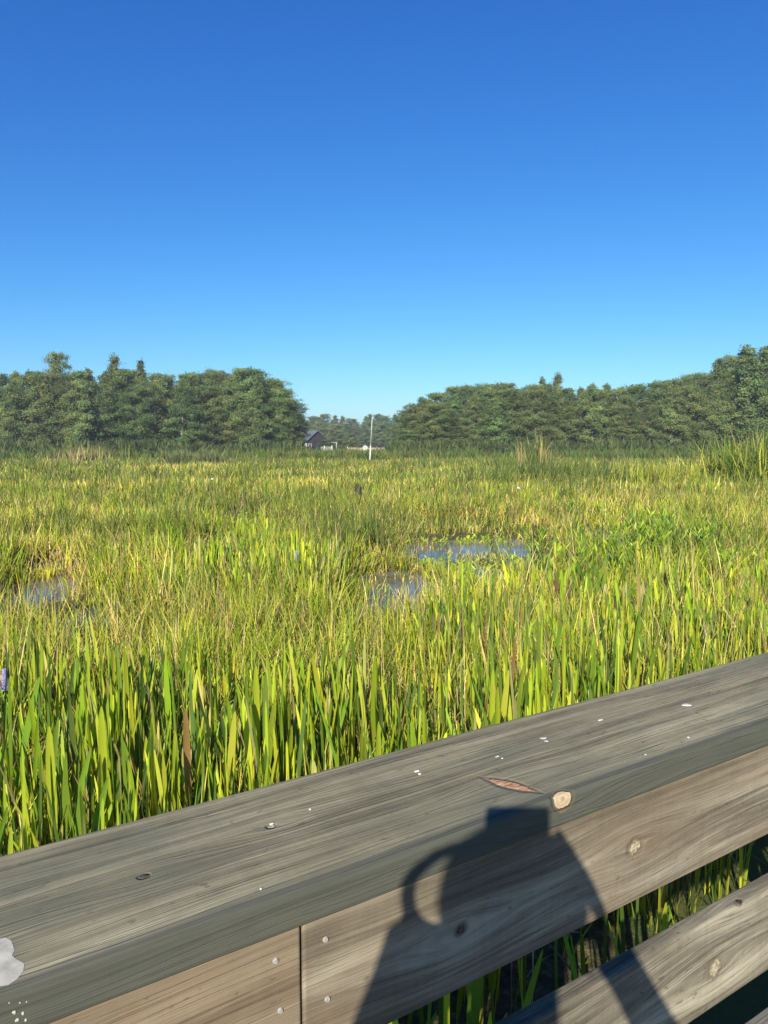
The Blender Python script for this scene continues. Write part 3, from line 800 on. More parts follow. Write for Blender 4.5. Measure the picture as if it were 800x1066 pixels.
# bare pale trees on the grove fronts
def bare_tree(px, depth, ytop, label, leafy_=False):
    X, Y = at_depth(px, depth); h = depth * (HORIZON - ytop) / F + H
    root = empty('bare_tree', (X, Y, 0))
    V, Q, n = [], [], 0
    rr = np.random.default_rng(int(px))
    def a(p, r_, k=6):
        nonlocal n
        v, q = tube_np(p, r_, k); V.append(v); Q.append(q + n); n += len(v)
    a([(0, 0, 0), (.1, 0, h * .5), (0, 0, h)], [.15, .10, .03], 8)
    link('trunk', np_mesh('trunk', V[0], Q[0], smooth=True), M['bark_pale'], root)
    V, Q, n = [], [], 0
    for i in range(22):
        f = .3 + .68 * i / 22; az = i * 2.4; L = 2.4 * (1.15 - f)
        e = np.array([L * math.cos(az), L * math.sin(az), h * f + L * .25])
        a([(0, 0, h * f), e * [.5, .5, 1] - [0, 0, L * .05], e], [.04, .03, .015], 4)
        for j in range(4):
            u = rr.uniform(.4, 1); s = e * [u, u, 1]; a([s, s + rr.normal(0, .35, 3) + [0, 0, .2]], [.03, .012], 3)
    link('branches', np_mesh('branches', np.concatenate(V), np.concatenate(Q)), M['bark_pale'], root)
    tag(root, label, 'bare tree')
bare_tree(624, 134, 421, 'bare pale dead tree against the front of the right grove')
bare_tree(163, 137, 412, 'bleached bare trunk among the front trees of the left grove')
bare_tree(273, 137, 400, 'thin bare trunk in front of the dome shaped tree')
# edge shrubs
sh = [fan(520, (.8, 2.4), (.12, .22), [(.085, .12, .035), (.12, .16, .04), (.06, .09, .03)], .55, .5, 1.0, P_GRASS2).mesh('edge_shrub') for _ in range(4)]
i = 0
for (a, b, side) in ((-110, 308, 'left'), (418, 900, 'right')):
    px = a
    while px < b:
        o = link('edge_shrub', sh[i % 4], M['field']); i += 1
        dp = 126 + random.uniform(-4, 4); o.location = (*at_depth(px, dp), 0); o.rotation_euler = (0, 0, random.uniform(0, 6)); k = random.uniform(.8, 1.6); o.scale = (k * 1.4, k * 1.4, k)
        tag(o, 'low ragged shrub along the foot of the %s grove' % side, 'shrub', 'shrubs along the foot of the %s grove' % side)
        px += random.uniform(11, 21)

# ------------------------------------------------------------------ house, fences, pole
M['siding'] = plain('dark_siding', (.026, .024, .024), .85, .2, 1)
M['metal_roof'] = plain('metal_roof', (.13, .15, .17), .6, .1, 1)
M['white'] = plain('white_paint', (.60, .60, .57), .6, .05, 2)
M['greywood'] = plain('grey_fence_wood', (.30, .28, .25), .85, .2, 2)
M['glass'] = plain('window_glass', (.05, .06, .07), .1, .1, 1, .5)
hd = 205.0; hx = at_depth(329, hd)[0]
g = empty('house', (hx, hd, 0), R(24))
bm = bmesh.new(); bm_box(bm, -3.2, 2.6, -2.5, 4.5, 0, 3.4)
# gable ends facing the marsh
for yy in (-2.5, 4.5):
    vs = [bm.verts.new((-3.2, yy, 3.4)), bm.verts.new((2.6, yy, 3.4)), bm.verts.new((-.3, yy, 5.9))]
    bm.faces.new(vs)
link('wall', bm_mesh('wall', bm), M['siding'], g)
bm = bmesh.new()
for sx, x1 in ((-1, -3.7), (1, 3.1)):
    vs = [(-.3, -3.1, 6.02), (-.3, 5.1, 6.02), (x1, 5.1, 3.05), (x1, -3.1, 3.05)]
    lo = [(x, y, z - .14) for x, y, z in vs]
    V = [bm.verts.new(v) for v in vs + lo]
    for f in ((0, 1, 2, 3), (7, 6, 5, 4), (0, 4, 5, 1), (1, 5, 6, 2), (2, 6, 7, 3), (3, 7, 4, 0)): bm.faces.new([V[k] for k in f])
rf = link('roof', bm_mesh('roof', bm), M['metal_roof'], g)
for wx in (-2.4, 1.2):
    bm = bmesh.new()
    for (a, b, c2, d) in ((-.45, .45, 1.1, 1.2), (-.45, .45, 2.3, 2.4), (-.45, -.36, 1.2, 2.3), (.36, .45, 1.2, 2.3)):
        bm_box(bm, wx + a, wx + b, -2.56, -2.5, c2, d)
    w = link('window', bm_mesh('window', bm), M['white'], g)
    bm = bmesh.new(); bm_box(bm, wx - .36, wx + .36, -2.53, -2.505, 1.2, 2.3); link('pane', bm_mesh('pane', bm), M['glass'], w)
bm = bmesh.new(); bm_box(bm, -.7, .2, -2.56, -2.503, .3, 2.3); link('door', bm_mesh('door', bm), M['glass'], g)
bm = bmesh.new(); bm_box(bm, 2.62, 5.2, -3.2, .5, 2.6, 2.78); link('porch_roof', bm_mesh('porch_roof', bm), M['white'], g)
for yy in (-3.0, .3):
    bm = bmesh.new(); bm_box(bm, 4.95, 5.1, yy - .07, yy + .07, 0, 2.6); link('porch_post', bm_mesh('porch_post', bm), M['white'], g)
bm = bmesh.new(); bm_box(bm, -4.5, -3.22, -2.4, -.5, 0, 2.5); link('side_annex', bm_mesh('side_annex', bm), M['white'], g)
tag(g, 'small dark gabled house with grey metal roof beside the left grove', 'house')

def slat_fence(px0, px1, depth, h, nposts, label, wm, pm):
    x0, x1 = at_depth(px0, depth)[0], at_depth(px1, depth)[0]
    r = empty('wooden_fence', ((x0 + x1) / 2, depth, 0)); L = (x1 - x0) / 2
    bm = bmesh.new()
    for k in range(6):
        z0 = .15 + (h - .2) * k / 6; bm_box(bm, -L, L, -.03, .0, z0, z0 + (h - .2) / 6 * .72)
    link('slat_panel', bm_mesh('slat_panel', bm), wm, r)
    for k in range(nposts):
        xx = -L + 2 * L * k / (nposts - 1); bm = bmesh.new(); bm_box(bm, xx - .11, xx + .11, -.16, -.04, 0, h + .12, .01)
        link('post', bm_mesh('post', bm), pm, r)
    tag(r, label, 'fence')
slat_fence(315, 346, 175, 1.75, 5, 'grey slatted fence with white posts in front of the dark house', M['greywood'], M['white'])
slat_fence(362, 400, 178, 1.5, 3, 'low pale fence in the gap behind the white pole', plain('tan_fence', (.42, .36, .26), .8, .15, 2), M['white'])
slat_fence(612, 668, 124, .95, 7, 'low tan boards along the foot of the right grove', plain('tan_boards', (.36, .27, .19), .9, .25, 2), M['greywood'])
# small white shed between the fences
X, Y = at_depth(380.5, 176)
r = empty('white_shed', (X, Y, 0))
bm = bmesh.new(); bm_box(bm, -.6, .6, -.5, .5, 0, 1.5, .03); link('wall', bm_mesh('wall', bm), M['white'], r)
bm = bmesh.new(); vs = [bm.verts.new(p) for p in ((-.7, -.6, 1.5), (.7, -.6, 1.5), (0, -.6, 2.0), (-.7, .6, 1.5), (.7, .6, 1.5), (0, .6, 2.0))]
for f in ((0, 1, 2), (5, 4, 3), (0, 2, 5, 3), (1, 4, 5, 2), (0, 3, 4, 1)): bm.faces.new([vs[k] for k in f])
link('roof', bm_mesh('roof', bm), M['white'], r)
tag(r, 'tiny white box shed just left of the white pole', 'shed')

X, Y = at_depth(385, 80)
pr = empty('white_pole', (X, Y, 0))
bm = bmesh.new(); bm_tube(bm, [(0, 0, -.3), (.12, 0, 2.1)], [.072, .068], 12); link('lower_sleeve', bm_mesh('lower_sleeve', bm, True), M['white'], pr)
bm = bmesh.new(); bm_tube(bm, [(.12, 0, 2.0), (.30, 0, 5.1)], [.045, .040], 12); link('upper_pipe', bm_mesh('upper_pipe', bm, True), plain('grey_pipe', (.45, .45, .42), .6, .1, 2), pr)
bm = bmesh.new(); bm_tube(bm, [(.117, 0, 1.98), (.124, 0, 2.14)], [.085, .085], 12); link('collar', bm_mesh('collar', bm, True), M['greywood'], pr)
tag(pr, 'thin white marker pole standing alone in the marsh centre', 'pole')

# ------------------------------------------------------------------ boardwalk railing
# rail frame: origin under the eye at deck level, x along the rail, y away from the viewer
RZ = lambda dz: 1.47 + dz            # height above deck from height relative to the eye
rail = empty('wooden_railing', (0, 0, DECK), RA)
tag(rail, 'weathered grey wooden boardwalk railing with wide flat top board', 'railing')
CT, CB = RZ(-.400), RZ(-.439)
def on_cap(px, py):                  # pixel -> rail frame on the top face
    w = ground(px, py, DECK + CT); return (w.x * math.cos(RA) + w.y * math.sin(RA), -w.x * math.sin(RA) + w.y * math.cos(RA))
def on_board(px, py, yb):            # pixel -> (s, z) on the vertical face at y=yb
    d = ray(px, py); k = yb / (EN[0] * d.x + EN[1] * d.y); w = d * k
    return (w.x * math.cos(RA) + w.y * math.sin(RA), 1.47 + w.z)
YB = RAIL_Y0 + .009
_a, _b = on_cap(496, 808), on_cap(565, 826)
SCAR = (math.atan2(_b[1] - _a[1], _b[0] - _a[0]), math.hypot(_b[0] - _a[0], _b[1] - _a[1]) / 2 * .84)
s1, t1 = on_cap(531, 817); s2, z2 = on_board(586, 845, RAIL_Y0)
cap_knots = [(s1, t1 + CT, .0095, .030, 'scar'), (s2, RAIL_Y0 + CT - .004, .0125, .035, 'cream')]
sk, tk = on_cap(150, 912); cap_knots.append((sk, tk + CT, .0035, .02, 'dark'))
sk, tk = on_cap(283, 860); cap_knots.append((sk, tk + CT, .0035, .015, 'pale'))
M['cap'] = wood('cap_wood', (.112, .104, .068), (.238, .216, .138), (.37, .335, .215), cap_knots, 1.3, moss=(.125, .135, .095), stain=(RAIL_Y0 + .004, 0, (.070, .076, .062)), contrast=1.05)
bk1 = []
for (px, py, r_, sp, kd) in ((662, 882, .010, .032, 'pale'), (480, 968, .006, .03, 'dark')):
    a, b = on_board(px, py, YB); bk1.append((a, YB + b, r_, sp, kd))
bk2 = []
for (px, py, r_, sp, kd) in ((772, 938, .006, .028, 'dark'), (745, 1008, .013, .055, 'pale')):
    a, b = on_board(px, py, YB); bk2.append((a, YB + b, r_, sp, kd))
M['board_grey'] = wood('board_grey', (.085, .073, .052), (.180, .160, .118), (.34, .31, .235), bk1, 4.2, moss=(.17, .125, .078), rings=.46, contrast=1.3, top=(1.47 - .515, (.15, .123, .085)))
M['board_brown'] = wood('board_brown', (.12, .086, .056), (.205, .156, .105), (.30, .245, .17), [], 8.6, moss=(.22, .20, .14), rings=.8, contrast=.8)
M['board_low'] = wood('board_low', (.085, .075, .054), (.190, .170, .124), (.37, .34, .255), bk2, 15.5, rings=.42, contrast=1.3)
M['board_low2'] = wood('board_low2', (.12, .11, .09), (.22, .205, .17), (.36, .34, .28), [], 21.5, rings=.6)
M['post'] = wood('post_wood', (.08, .07, .055), (.15, .135, .105), (.24, .22, .17), [], 31.0, rings=.6)
M['screw'] = plain('galvanised_screw', (.30, .29, .27), .45, .4, 500, .6)
M['dropping'] = plain('white_dropping', (.52, .52, .47), .8, .42, 420)
M['paint'] = plain('white_paint_patch', (.46, .44, .36), .85, .3, 60)

def board(name, x0, x1, y0, y1, z0, z1, mat, bevel=.004, nx=1):
    bm = bmesh.new(); bm_box(bm, x0, x1, y0, y1, z0, z1, bevel, 3)
    # saw the long board into stations so it can be very slightly uneven
    for k in range(1, 48):
        xx = x0 + (x1 - x0) * k / 48
        bmesh.ops.bisect_plane(bm, geom=bm.verts[:] + bm.edges[:] + bm.faces[:], plane_co=(xx, 0, 0), plane_no=(1, 0, 0))
    sd = (z0 * 77.7 + x0 * 3.1) % 50
    for v in bm.verts:
        v.co.z += .0013 * mnoise.noise(Vector((v.co.x * 2.2, sd, 0))); v.co.y += .0010 * mnoise.noise(Vector((v.co.x * 2.5, sd, 7)))
    return link(name, bm_mesh(name, bm), mat, rail)
LX0, LX1 = -4.2, 7.5
cap = board('top_board', LX0, LX1, RAIL_Y0, RAIL_Y1, CB, CT, M['cap'], .0065)
js, jz = on_board(315, 1000, YB)       # the butt joint
b1z0, b1z1 = RZ(-.585), CB - .0015
rb = board('rail_board', LX0, js - .0012, YB, YB + .025, b1z0, b1z1, M['board_brown'], .003); rb['label'] = 'browner upper rail board left of the joint'
rb2 = board('rail_board', js + .0012, LX1, YB, YB + .025, b1z0, b1z1, M['board_grey'], .003); rb2['label'] = 'grey upper rail board with pale knot'
mid_board = board('rail_board', LX0, LX1, YB, YB + .025, RZ(-.809), RZ(-.670), M['board_low'], .004); mid_board['label'] = 'grey middle rail board with large swirling knot'
low_board = board('rail_board', LX0, LX1, YB, YB + .025, RZ(-1.045), RZ(-.906), M['board_low2'], .004); low_board['label'] = 'lowest rail board, only its top edge in view'
for k in range(-2, 5):
    xx = js + k * 1.83
    if not LX0 < xx < LX1: continue
    bm = bmesh.new(); bm_box(bm, xx - .045, xx + .045, YB + .0275, YB + .1175, -1.1, CB - .002, .004)
    link('post', bm_mesh('post', bm), M['post'], rail)
def screw(px, py, parent):
    a, b = on_board(px, py, YB)
    bm = bmesh.new(); bmesh.ops.create_cone(bm, cap_ends=True, segments=14, radius1=.0030, radius2=.0022, depth=.0016, matrix=Matrix.Translation((a, YB - .0008, b)) @ Matrix.Rotation(R(90), 4, 'X'))
    for an in (0, R(90)):
        pass
    o = link('screw', bm_mesh('screw', bm, False), M['screw'], parent)
screw(287, 1000, rb); screw(339, 978, rb2); screw(292, 1052, rb); screw(341, 1040, rb2)
def splat(px, py, rx, ry, seed, parent=cap, mat='dropping', face='top', name='white_spot', th=.0011, skew=0.0):
    rr = random.Random(seed)
    if face == 'top': a, b = on_cap(px, py)
    else: a, b = on_board(px, py, RAIL_Y0)
    bm = bmesh.new(); n = 26; c0 = None; rings = []
    ph = [rr.uniform(0, 6.28) for _ in range(4)]
    for f, zz in ((1.0, 0.0), (.86, .8), (.45, 1.0)):
        ring = []
        for j in range(n):
            an = 2 * math.pi * j / n
            w = 1 + .14 * math.sin(2 * an + ph[0]) + .12 * math.sin(3 * an + ph[1]) + .08 * math.sin(5 * an + ph[2]) + .05 * math.sin(9 * an + ph[3])
            u, v = rx * f * w * math.cos(an), ry * f * w * math.sin(an); u += skew * v
            hgt = zz * th * rr.uniform(.8, 1.2)
            ring.append(bm.verts.new((a + u, b + v, CT - .0012 + hgt + .0014) if face == 'top' else (a + u, RAIL_Y0 - hgt, b + v)))
        rings.append(ring)
    for p, q in zip(rings, rings[1:]):
        for j in range(n): bm.faces.new((p[j], p[(j + 1) % n], q[(j + 1) % n], q[j]))
    bm.faces.new(rings[-1])
    o = link(name, bm_mesh(name, bm, True), M[mat], parent)
    return o
for i, (px, py, rx, ry) in enumerate([(715, 734, .0070, .0058), (566, 769, .0048, .0035), (569, 772, .0030, .0026), (518, 788, .0036, .0016), (523, 790, .0014, .0010), (434, 803, .0032, .0024), (437, 806, .0022, .0018),
                                      (625, 750, .0045, .0018), (717, 768, .002, .0012), (283, 858, .0024, .0018), (323, 843, .0014, .0009), (672, 786, .0014, .0011), (272, 926, .0012, .0009)]):
    splat(px, py, rx, ry, 40 + i)
splat(-12, 1003, .024, .030, 5, mat='paint', name='paint_patch', th=.0002)
for i, (px, py, r_) in enumerate(((10, 1044, .0014), (21, 1044, .0015), (28, 1043, .0012), (15, 1054, .003), (24, 1055, .0025), (18, 1062, .003), (27, 1062, .0022))):
    splat(px, py, r_ * .4, r_ * .5, 80 + i, mat='paint', face='front', name='paint_fleck', th=.00015)

# deck of the boardwalk (behind and below the camera)
bm = bmesh.new()
k = 0; xx = LX0
while xx < LX1:
    bm_box(bm, xx, xx + .139, -1.35, YB + .15, -.038, 0, .003, 1); xx += .146
for yy in (-1.2, -.3, .6): bm_box(bm, LX0, LX1, yy - .02, yy + .02, -.23, -.04)
dk = link('boardwalk', bm_mesh('boardwalk', bm), M['board_low2'])
dk.location = (0, 0, DECK); dk.rotation_euler = (0, 0, RA); tag(dk, kind='structure')

# ------------------------------------------------------------------ the person taking the picture (out of frame, casts the shadow)
def shadow_pt(px, py, face, y):
    """a point at depth y whose sun shadow lands where the photo shows it on the railing"""
    d = ray(px, py)
    k = (-.4 / d.z) if face == 'cap' else RAIL_Y0 / (EN[0] * d.x + EN[1] * d.y)
    q = Vector((0, 0, H)) + d * k
    return q + TO_SUN * ((q.y - y) / -TO_SUN.y)
def limb(pts, rad, n=16, sub=5):
    """closed tapered limb along a smooth path; a radius may be (wide, deep)"""
    P = [Vector(p) for p in pts]; W = [r_ if isinstance(r_, tuple) else (r_, r_) for r_ in rad]
    Q, RR = [], []
    for i in range(len(P) - 1):
        p0, p1, p2, p3 = P[max(i - 1, 0)], P[i], P[i + 1], P[min(i + 2, len(P) - 1)]
        for k in range(sub + (i == len(P) - 2)):
            u = k / sub; u2, u3 = u * u, u * u * u
            c = .5 * ((2 * p1) + (p2 - p0) * u + (2 * p0 - 5 * p1 + 4 * p2 - p3) * u2 + (3 * p1 - p0 - 3 * p2 + p3) * u3)
            e = u * u * (3 - 2 * u); Q.append(c); RR.append((W[i][0] * (1 - e) + W[i + 1][0] * e, W[i][1] * (1 - e) + W[i + 1][1] * e))
    # rounded ends
    def cap_(c, t, w):
        m_ = min(w)
        return [(c + t * m_ * math.sin(a_), (w[0] * math.cos(a_), w[1] * math.cos(a_))) for a_ in (R(30), R(60), R(85))]
    t0 = (Q[0] - Q[1]).normalized(); t1 = (Q[-1] - Q[-2]).normalized()
    seq = [x_ for x_ in reversed(cap_(Q[0], t0, RR[0]))] + list(zip(Q, RR)) + cap_(Q[-1], t1, RR[-1])
    bm = bmesh.new(); rings = []
    for i, (c, w_) in enumerate(seq):
        a_ = seq[max(i - 1, 0)][0]; b_ = seq[min(i + 1, len(seq) - 1)][0]; t_ = (b_ - a_).normalized()
        x_ = Vector((1, 0, 0)) - t_ * t_.x
        if x_.length < .2: x_ = Vector((0, 0, 1)) - t_ * t_.z
        x_.normalize(); y_ = t_.cross(x_)
        rings.append([bm.verts.new(c + x_ * w_[0] * math.cos(2 * math.pi * j / n) + y_ * w_[1] * math.sin(2 * math.pi * j / n)) for j in range(n)])
    for a_, b_ in zip(rings, rings[1:]):
        for j in range(n): bm.faces.new((a_[j], a_[(j + 1) % n], b_[(j + 1) % n], b_[j]))
    bm.faces.new(rings[0][::-1]); bm.faces.new(rings[-1])
    return bm_mesh('limb', bm)
chain = limb
def ball_mesh(c, r, scale=(1, 1, 1)):
    bm = bmesh.new(); bm_ball(bm, c, r, 3, scale); return bm_mesh('b', bm)
def fuse(name, meshes, voxel=.005):
    bm = bmesh.new()
    for m_ in meshes: bm.from_mesh(m_)
    me = bpy.data.meshes.new('f'); bm.to_mesh(me); bm.free()
    o = bpy.data.objects.new('f', me); COL.objects.link(o)
    r_ = o.modifiers.new('r', 'REMESH'); r_.mode = 'VOXEL'; r_.voxel_size = voxel; r_.use_smooth_shade = True
    s_ = o.modifiers.new('s', 'SMOOTH'); s_.iterations = 3; s_.factor = .5
    dg = bpy.context.evaluated_depsgraph_get(); dg.update()
    out = bpy.data.meshes.new_from_object(o.evaluated_get(dg)); out.name = name
    bpy.data.objects.remove(o); out.shade_smooth(); return out
M['skin'] = plain('skin', (.50, .32, .23), .55, .08, 6)
M['shirt'] = plain('navy_shirt', (.05, .07, .14), .85, .1, 20)
M['jeans'] = plain('blue_jeans', (.07, .10, .18), .9, .15, 30)
M['hair'] = plain('brown_hair', (.06, .035, .02), .6, .3, 40)
M['shoe'] = plain('grey_shoe', (.25, .25, .26), .7, .1, 10)
M['black'] = plain('black_glass', (.01, .01, .012), .1, .1, 10, .5)
hc = Vector((-.092, -.315, 2.124))       # head centre
bx, by = -.10, -.40
V3 = Vector
lerp = lambda a, b, t_: a + (b - a) * t_
wl = shadow_pt(418, 1015, 'board', -.09); el = shadow_pt(385, 1078, 'board', -.14); el = wl + (el - wl).normalized() * .24 + V3((0, -.10, -.02))
wr = shadow_pt(655, 1020, 'board', -.09); er = shadow_pt(694, 1090, 'board', -.14); er = wr + (er - wr).normalized() * .24 + V3((.01, -.10, -.02))
pl = shadow_pt(438, 978, 'board', -.045); pr_ = shadow_pt(628, 985, 'board', -.045)
sl_, sr_ = V3((bx - .165, by + .01, 1.90)), V3((bx + .165, by + .01, 1.90))
pts = [V3((bx, by, DECK + .88)), V3((bx, by, DECK + 1.02)), V3((bx, by - .01, DECK + 1.17)), V3((bx, by, 1.90)), V3((bx, by + .02, 1.96)), V3((hc.x, hc.y - .015, 2.06)), hc + V3((0, -.01, 0)),
       sl_, el, wl, pl, sr_, er, wr, pr_,
       V3((bx - .095, by, DECK + .82)), V3((bx - .11, by + .02, DECK + .46)), V3((bx - .12, by - .02, DECK + .09)), V3((bx - .13, by + .13, DECK + .03)),
       V3((bx + .095, by, DECK + .82)), V3((bx + .11, by + .02, DECK + .46)), V3((bx + .12, by - .02, DECK + .09)), V3((bx + .13, by + .13, DECK + .03))]
dn = V3((0, 0, -.01))
parts_ = [limb(pts[0:4], [(.155, .105), (.125, .09), (.145, .10), (.13, .075)]), limb([pts[3], pts[4], pts[5], pts[6]], [(.09, .06), .055, .050, .055]),
          limb([V3((bx - .06, by, 1.885)), sl_, lerp(sl_, el, .5), el], [.06, .055, .046, .040]), limb([V3((bx + .06, by, 1.885)), sr_, lerp(sr_, er, .5), er], [.06, .055, .046, .040]),
          limb([el, lerp(el, wl, .4), wl, pl], [.040, .038, .026, (.034, .018)]), limb([er, lerp(er, wr, .4), wr, pr_], [.040, .038, .026, (.034, .018)])]
for q_ in (15, 19):
    parts_.append(limb([pts[q_] + V3((0, 0, .05)), lerp(pts[q_], pts[q_ + 1], .4), pts[q_ + 1], lerp(pts[q_ + 1], pts[q_ + 2], .35), pts[q_ + 2]], [.085, .078, .055, .056, .036]))
    parts_.append(limb([pts[q_ + 2] + V3((0, -.03, -.03)), pts[q_ + 2] + V3((0, .06, -.045)), pts[q_ + 3]], [.036, .034, .026]))
# head: skull, jaw, nose, ears, brow, lips
for c_, r_, s_ in ((V3((0, -.012, .028)), .088, (.86, 1.04, .98)), (V3((0, .022, -.045)), .058, (.92, .95, 1.05)), (V3((0, .083, -.012)), .013, (.8, 1.1, 1.7)), (V3((-.078, -.01, -.01)), .02, (.35, .8, 1.5)),
                   (V3((.078, -.01, -.01)), .02, (.35, .8, 1.5)), (V3((0, .066, .028)), .03, (1.5, .6, .35)), (V3((0, .074, -.052)), .014, (1.7, .6, .5))):
    parts_.append(ball_mesh(hc + c_, r_, s_))
def finger(ps, r0=.0085):
    parts_.append(chain(ps, [r0 * 1.05] + [r0 * (1 - .09 * i) for i in range(1, len(ps))]))
# index fingers run up the phone's edges, the rest curl round its lower corners
sp_ = lambda x, y, f, dy: shadow_pt(x, y, f, dy)
finger([sp_(436, 972, 'board', -.045), sp_(424, 948, 'board', -.035), sp_(425, 920, 'board', -.030), sp_(446, 895, 'cap', -.025), sp_(480, 880, 'cap', -.020), sp_(506, 868, 'cap', -.016)], .0088)
finger([sp_(632, 980, 'board', -.045), sp_(626, 950, 'board', -.035), sp_(612, 918, 'board', -.030), sp_(598, 893, 'board', -.025), sp_(583, 868, 'cap', -.018)], .0088)
finger([sp_(640, 985, 'board', -.055), sp_(618, 938, 'board', -.04), sp_(600, 908, 'board', -.036), sp_(584, 885, 'board', -.03), sp_(572, 880, 'cap', -.022)], .0088)
for side, P0, sx in ((0, pl, 1), (1, pr_, -1)):
    for k in range(3):
        b = P0 + V3((sx * .012, .004, -.006 - .017 * k))
        finger([b, b + V3((sx * .026, .016, .004)), b + V3((sx * .047, .014, .003)), b + V3((sx * (.058 - .004 * k), .004, .001))], .0080 - .0005 * k)
    finger([P0 + V3((sx * .004, -.018, -.01)), P0 + V3((sx * .022, -.032, .014)), P0 + V3((sx * .040, -.030, .034))], .0105)
person = empty('person', (bx, by, DECK))
def child(name, me, mat, par=person, off=V3((bx, by, DECK))):
    me.transform(Matrix.Translation(-off)); o = link(name, me, mat, par); return o
child('body', fuse('body', parts_), M['skin'])
# clothes: the same bones, thicker, ending cleanly
child('shirt', fuse('shirt', [limb([pts[0]] + pts[1:4], [(.172, .122), (.142, .108), (.160, .116), (.142, .086)])] +
      [limb([V3((bx + g_ * .06, by, 1.885)), sh_, lerp(sh_, e_, .6)], [.068, .066, .060]) for g_, sh_, e_ in ((-1, sl_, el), (1, sr_, er))], .007), M['shirt'])
child('trousers', fuse('trousers', [limb([pts[0] + V3((0, 0, .03)), pts[0] + V3((0, 0, -.05))], [(.165, .118), (.165, .115)])] +
      [limb([pts[q_] + V3((0, 0, .04)), lerp(pts[q_], pts[q_ + 1], .4), pts[q_ + 1], lerp(pts[q_ + 1], pts[q_ + 2], .9)], [.094, .088, .068, .056]) for q_ in (15, 19)], .007), M['jeans'])
for i in (17, 21):
    a_ = pts[i]; child('shoe', fuse('shoe', [chain([V3((a_.x, by - .05, DECK + .045)), V3((a_.x, by + .06, DECK + .045)), V3((a_.x - .0, by + .17, DECK + .035))], [.045, .045, .036])], .006), M['shoe'])
hp = [ball_mesh(hc + V3((0, -.026, .046)), .094, (.88, 1.02, .96)), ball_mesh(hc + V3((0, -.115, .035)), .040, (1, .9, 1))]
hp += [limb([hc + V3((-.050, -.05, .03)), hc + V3((-.072, -.035, -.06)), hc + V3((-.088, -.01, -.16)), hc + V3((-.092, .005, -.26))], [.040, .036, .040, .026]),
       limb([hc + V3((-.02, -.085, .03)), hc + V3((-.045, -.09, -.08)), hc + V3((-.055, -.09, -.22))], [.05, .05, .03])]
hm_ = fuse('hair', hp, .005)
bm = bmesh.new(); bm.from_mesh(hm_)          # clear the face
for v in bm.verts:
    q = v.co - hc
    if q.y > .03 and q.z < .075 and q.z > -.09 and abs(q.x) < .062: v.co.y = hc.y + .03 + (q.y - .03) * .1
bm.to_mesh(hm_); bm.free()
child('hair', hm_, M['hair'])
for sx in (-1, 1):
    child('eye', ball_mesh(hc + V3((sx * .031, .068, .008)), .012), M['white'])
tag(person, 'person in navy shirt and jeans holding up a phone in both hands', 'person')
# the phone, its back to the view, the lens in its upper corner
ph = empty('smartphone', (0, 0, H)); ph.rotation_euler = (-PITCH, 0, 0)
bm = bmesh.new(); bm_box(bm, -.058, .012, -.014, -.006, -.130, .014, .0035, 3); link('phone_body', bm_mesh('phone_body', bm, False), plain('phone_case', (.02, .02, .025), .5, .1, 40), ph)
bm = bmesh.new(); bm_box(bm, -.055, .009, -.0155, -.0143, -.126, .010, .0004, 1); link('screen', bm_mesh('screen', bm), M['black'], ph)
tag(ph, 'dark smartphone held upright in two hands above the railing', 'phone')


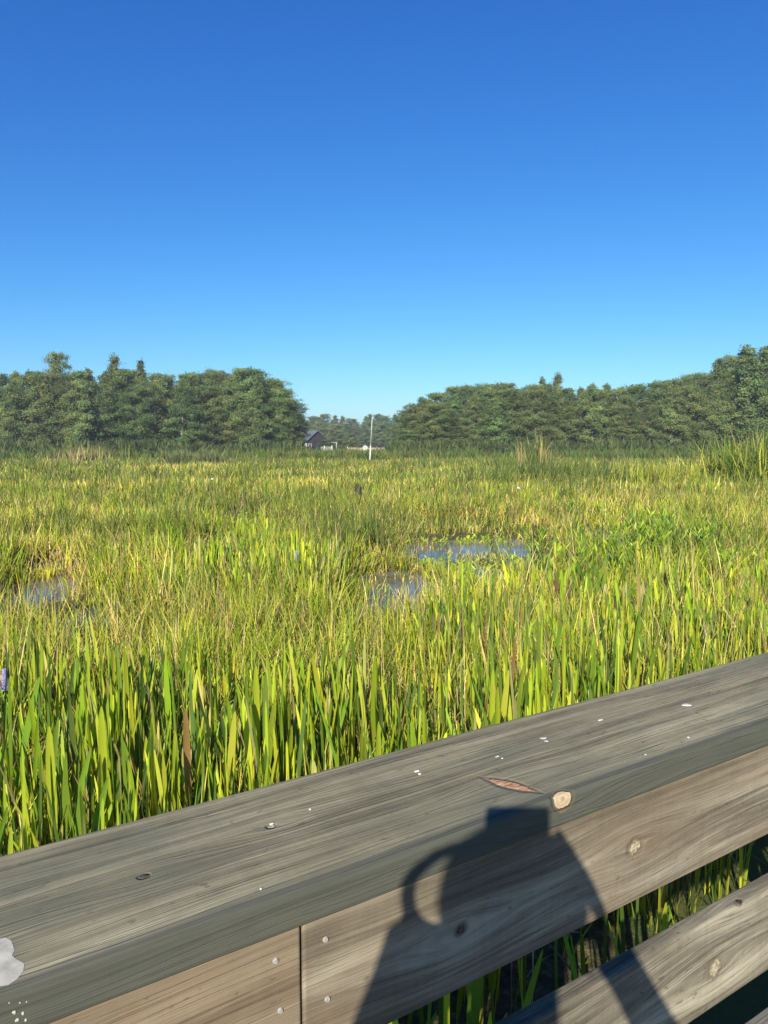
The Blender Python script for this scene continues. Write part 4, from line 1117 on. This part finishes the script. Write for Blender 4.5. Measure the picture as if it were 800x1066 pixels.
# ------------------------------------------------------------------ light, sky, air
w = bpy.data.worlds.new('World'); scene.world = w; w.use_nodes = True
nt = w.node_tree; bg = nt.nodes['Background']
sky = nt.nodes.new('ShaderNodeTexSky'); sky.sky_type = 'NISHITA'; sky.sun_disc = False
sky.sun_elevation = SUN_EL; sky.sun_rotation = math.atan2(TO_SUN.x, TO_SUN.y)
sky.air_density = 1.0; sky.dust_density = 0.25; sky.ozone_density = 2.2; sky.altitude = 0
SKYC = ((.125, 1.62), (.435, 1.20), (1.32, .81))
sx_ = nt.nodes.new('ShaderNodeSeparateColor'); cx_ = nt.nodes.new('ShaderNodeCombineColor'); nt.links.new(sky.outputs[0], sx_.inputs[0])
for i_, (ga, gg) in enumerate(SKYC):
    a_ = nt.nodes.new('ShaderNodeMath'); a_.operation = 'POWER'; nt.links.new(sx_.outputs[i_], a_.inputs[0]); a_.inputs[1].default_value = gg
    b_ = nt.nodes.new('ShaderNodeMath'); b_.operation = 'MULTIPLY'; nt.links.new(a_.outputs[0], b_.inputs[0]); b_.inputs[1].default_value = ga
    nt.links.new(b_.outputs[0], cx_.inputs[i_])
nt.links.new(cx_.outputs[0], bg.inputs['Color'])
bg.inputs['Strength'].default_value = 0.095
sl = bpy.data.lights.new('sun', 'SUN'); sl.energy = 5.0; sl.angle = R(0.53); sl.color = (1.0, .91, .76)
so = bpy.data.objects.new('sun', sl); COL.objects.link(so)
so.rotation_euler = TO_SUN.to_track_quat('Z', 'Y').to_euler(); so.location = (-10, -30, 30)

HAZE = True
if HAZE:
    bm = bmesh.new(); bm_box(bm, -1500, 1500, -1500, 1500, -1.6, 26)
    hm = bpy.data.materials.new('haze_air'); hm.use_nodes = True; n = hm.node_tree; n.nodes.remove(n.nodes['Principled BSDF'])
    pv = n.nodes.new('ShaderNodeVolumePrincipled'); pv.inputs['Color'].default_value = (.80, .88, 1.0, 1); pv.inputs['Density'].default_value = .00055; pv.inputs['Anisotropy'].default_value = 0.2
    n.links.new(pv.outputs[0], n.nodes['Material Output'].inputs['Volume'])
    tag(link('haze', bm_mesh('haze', bm), hm), 'thin blue summer haze over the marsh', 'haze', kind='stuff')

cam = bpy.data.cameras.new('camera'); co = bpy.data.objects.new('camera', cam); COL.objects.link(co)
co.location = (0, 0, H); co.rotation_euler = (math.pi / 2 - PITCH, 0, 0)
cam.sensor_fit = 'VERTICAL'; cam.sensor_height = 36; cam.sensor_width = 27; cam.lens = 36 * F / 1066
cam.clip_start = .02; cam.clip_end = 4000
scene.camera = co
vs = scene.view_settings; vs.view_transform = 'Standard'; vs.look = 'None'; vs.exposure = 0.75; vs.gamma = 1
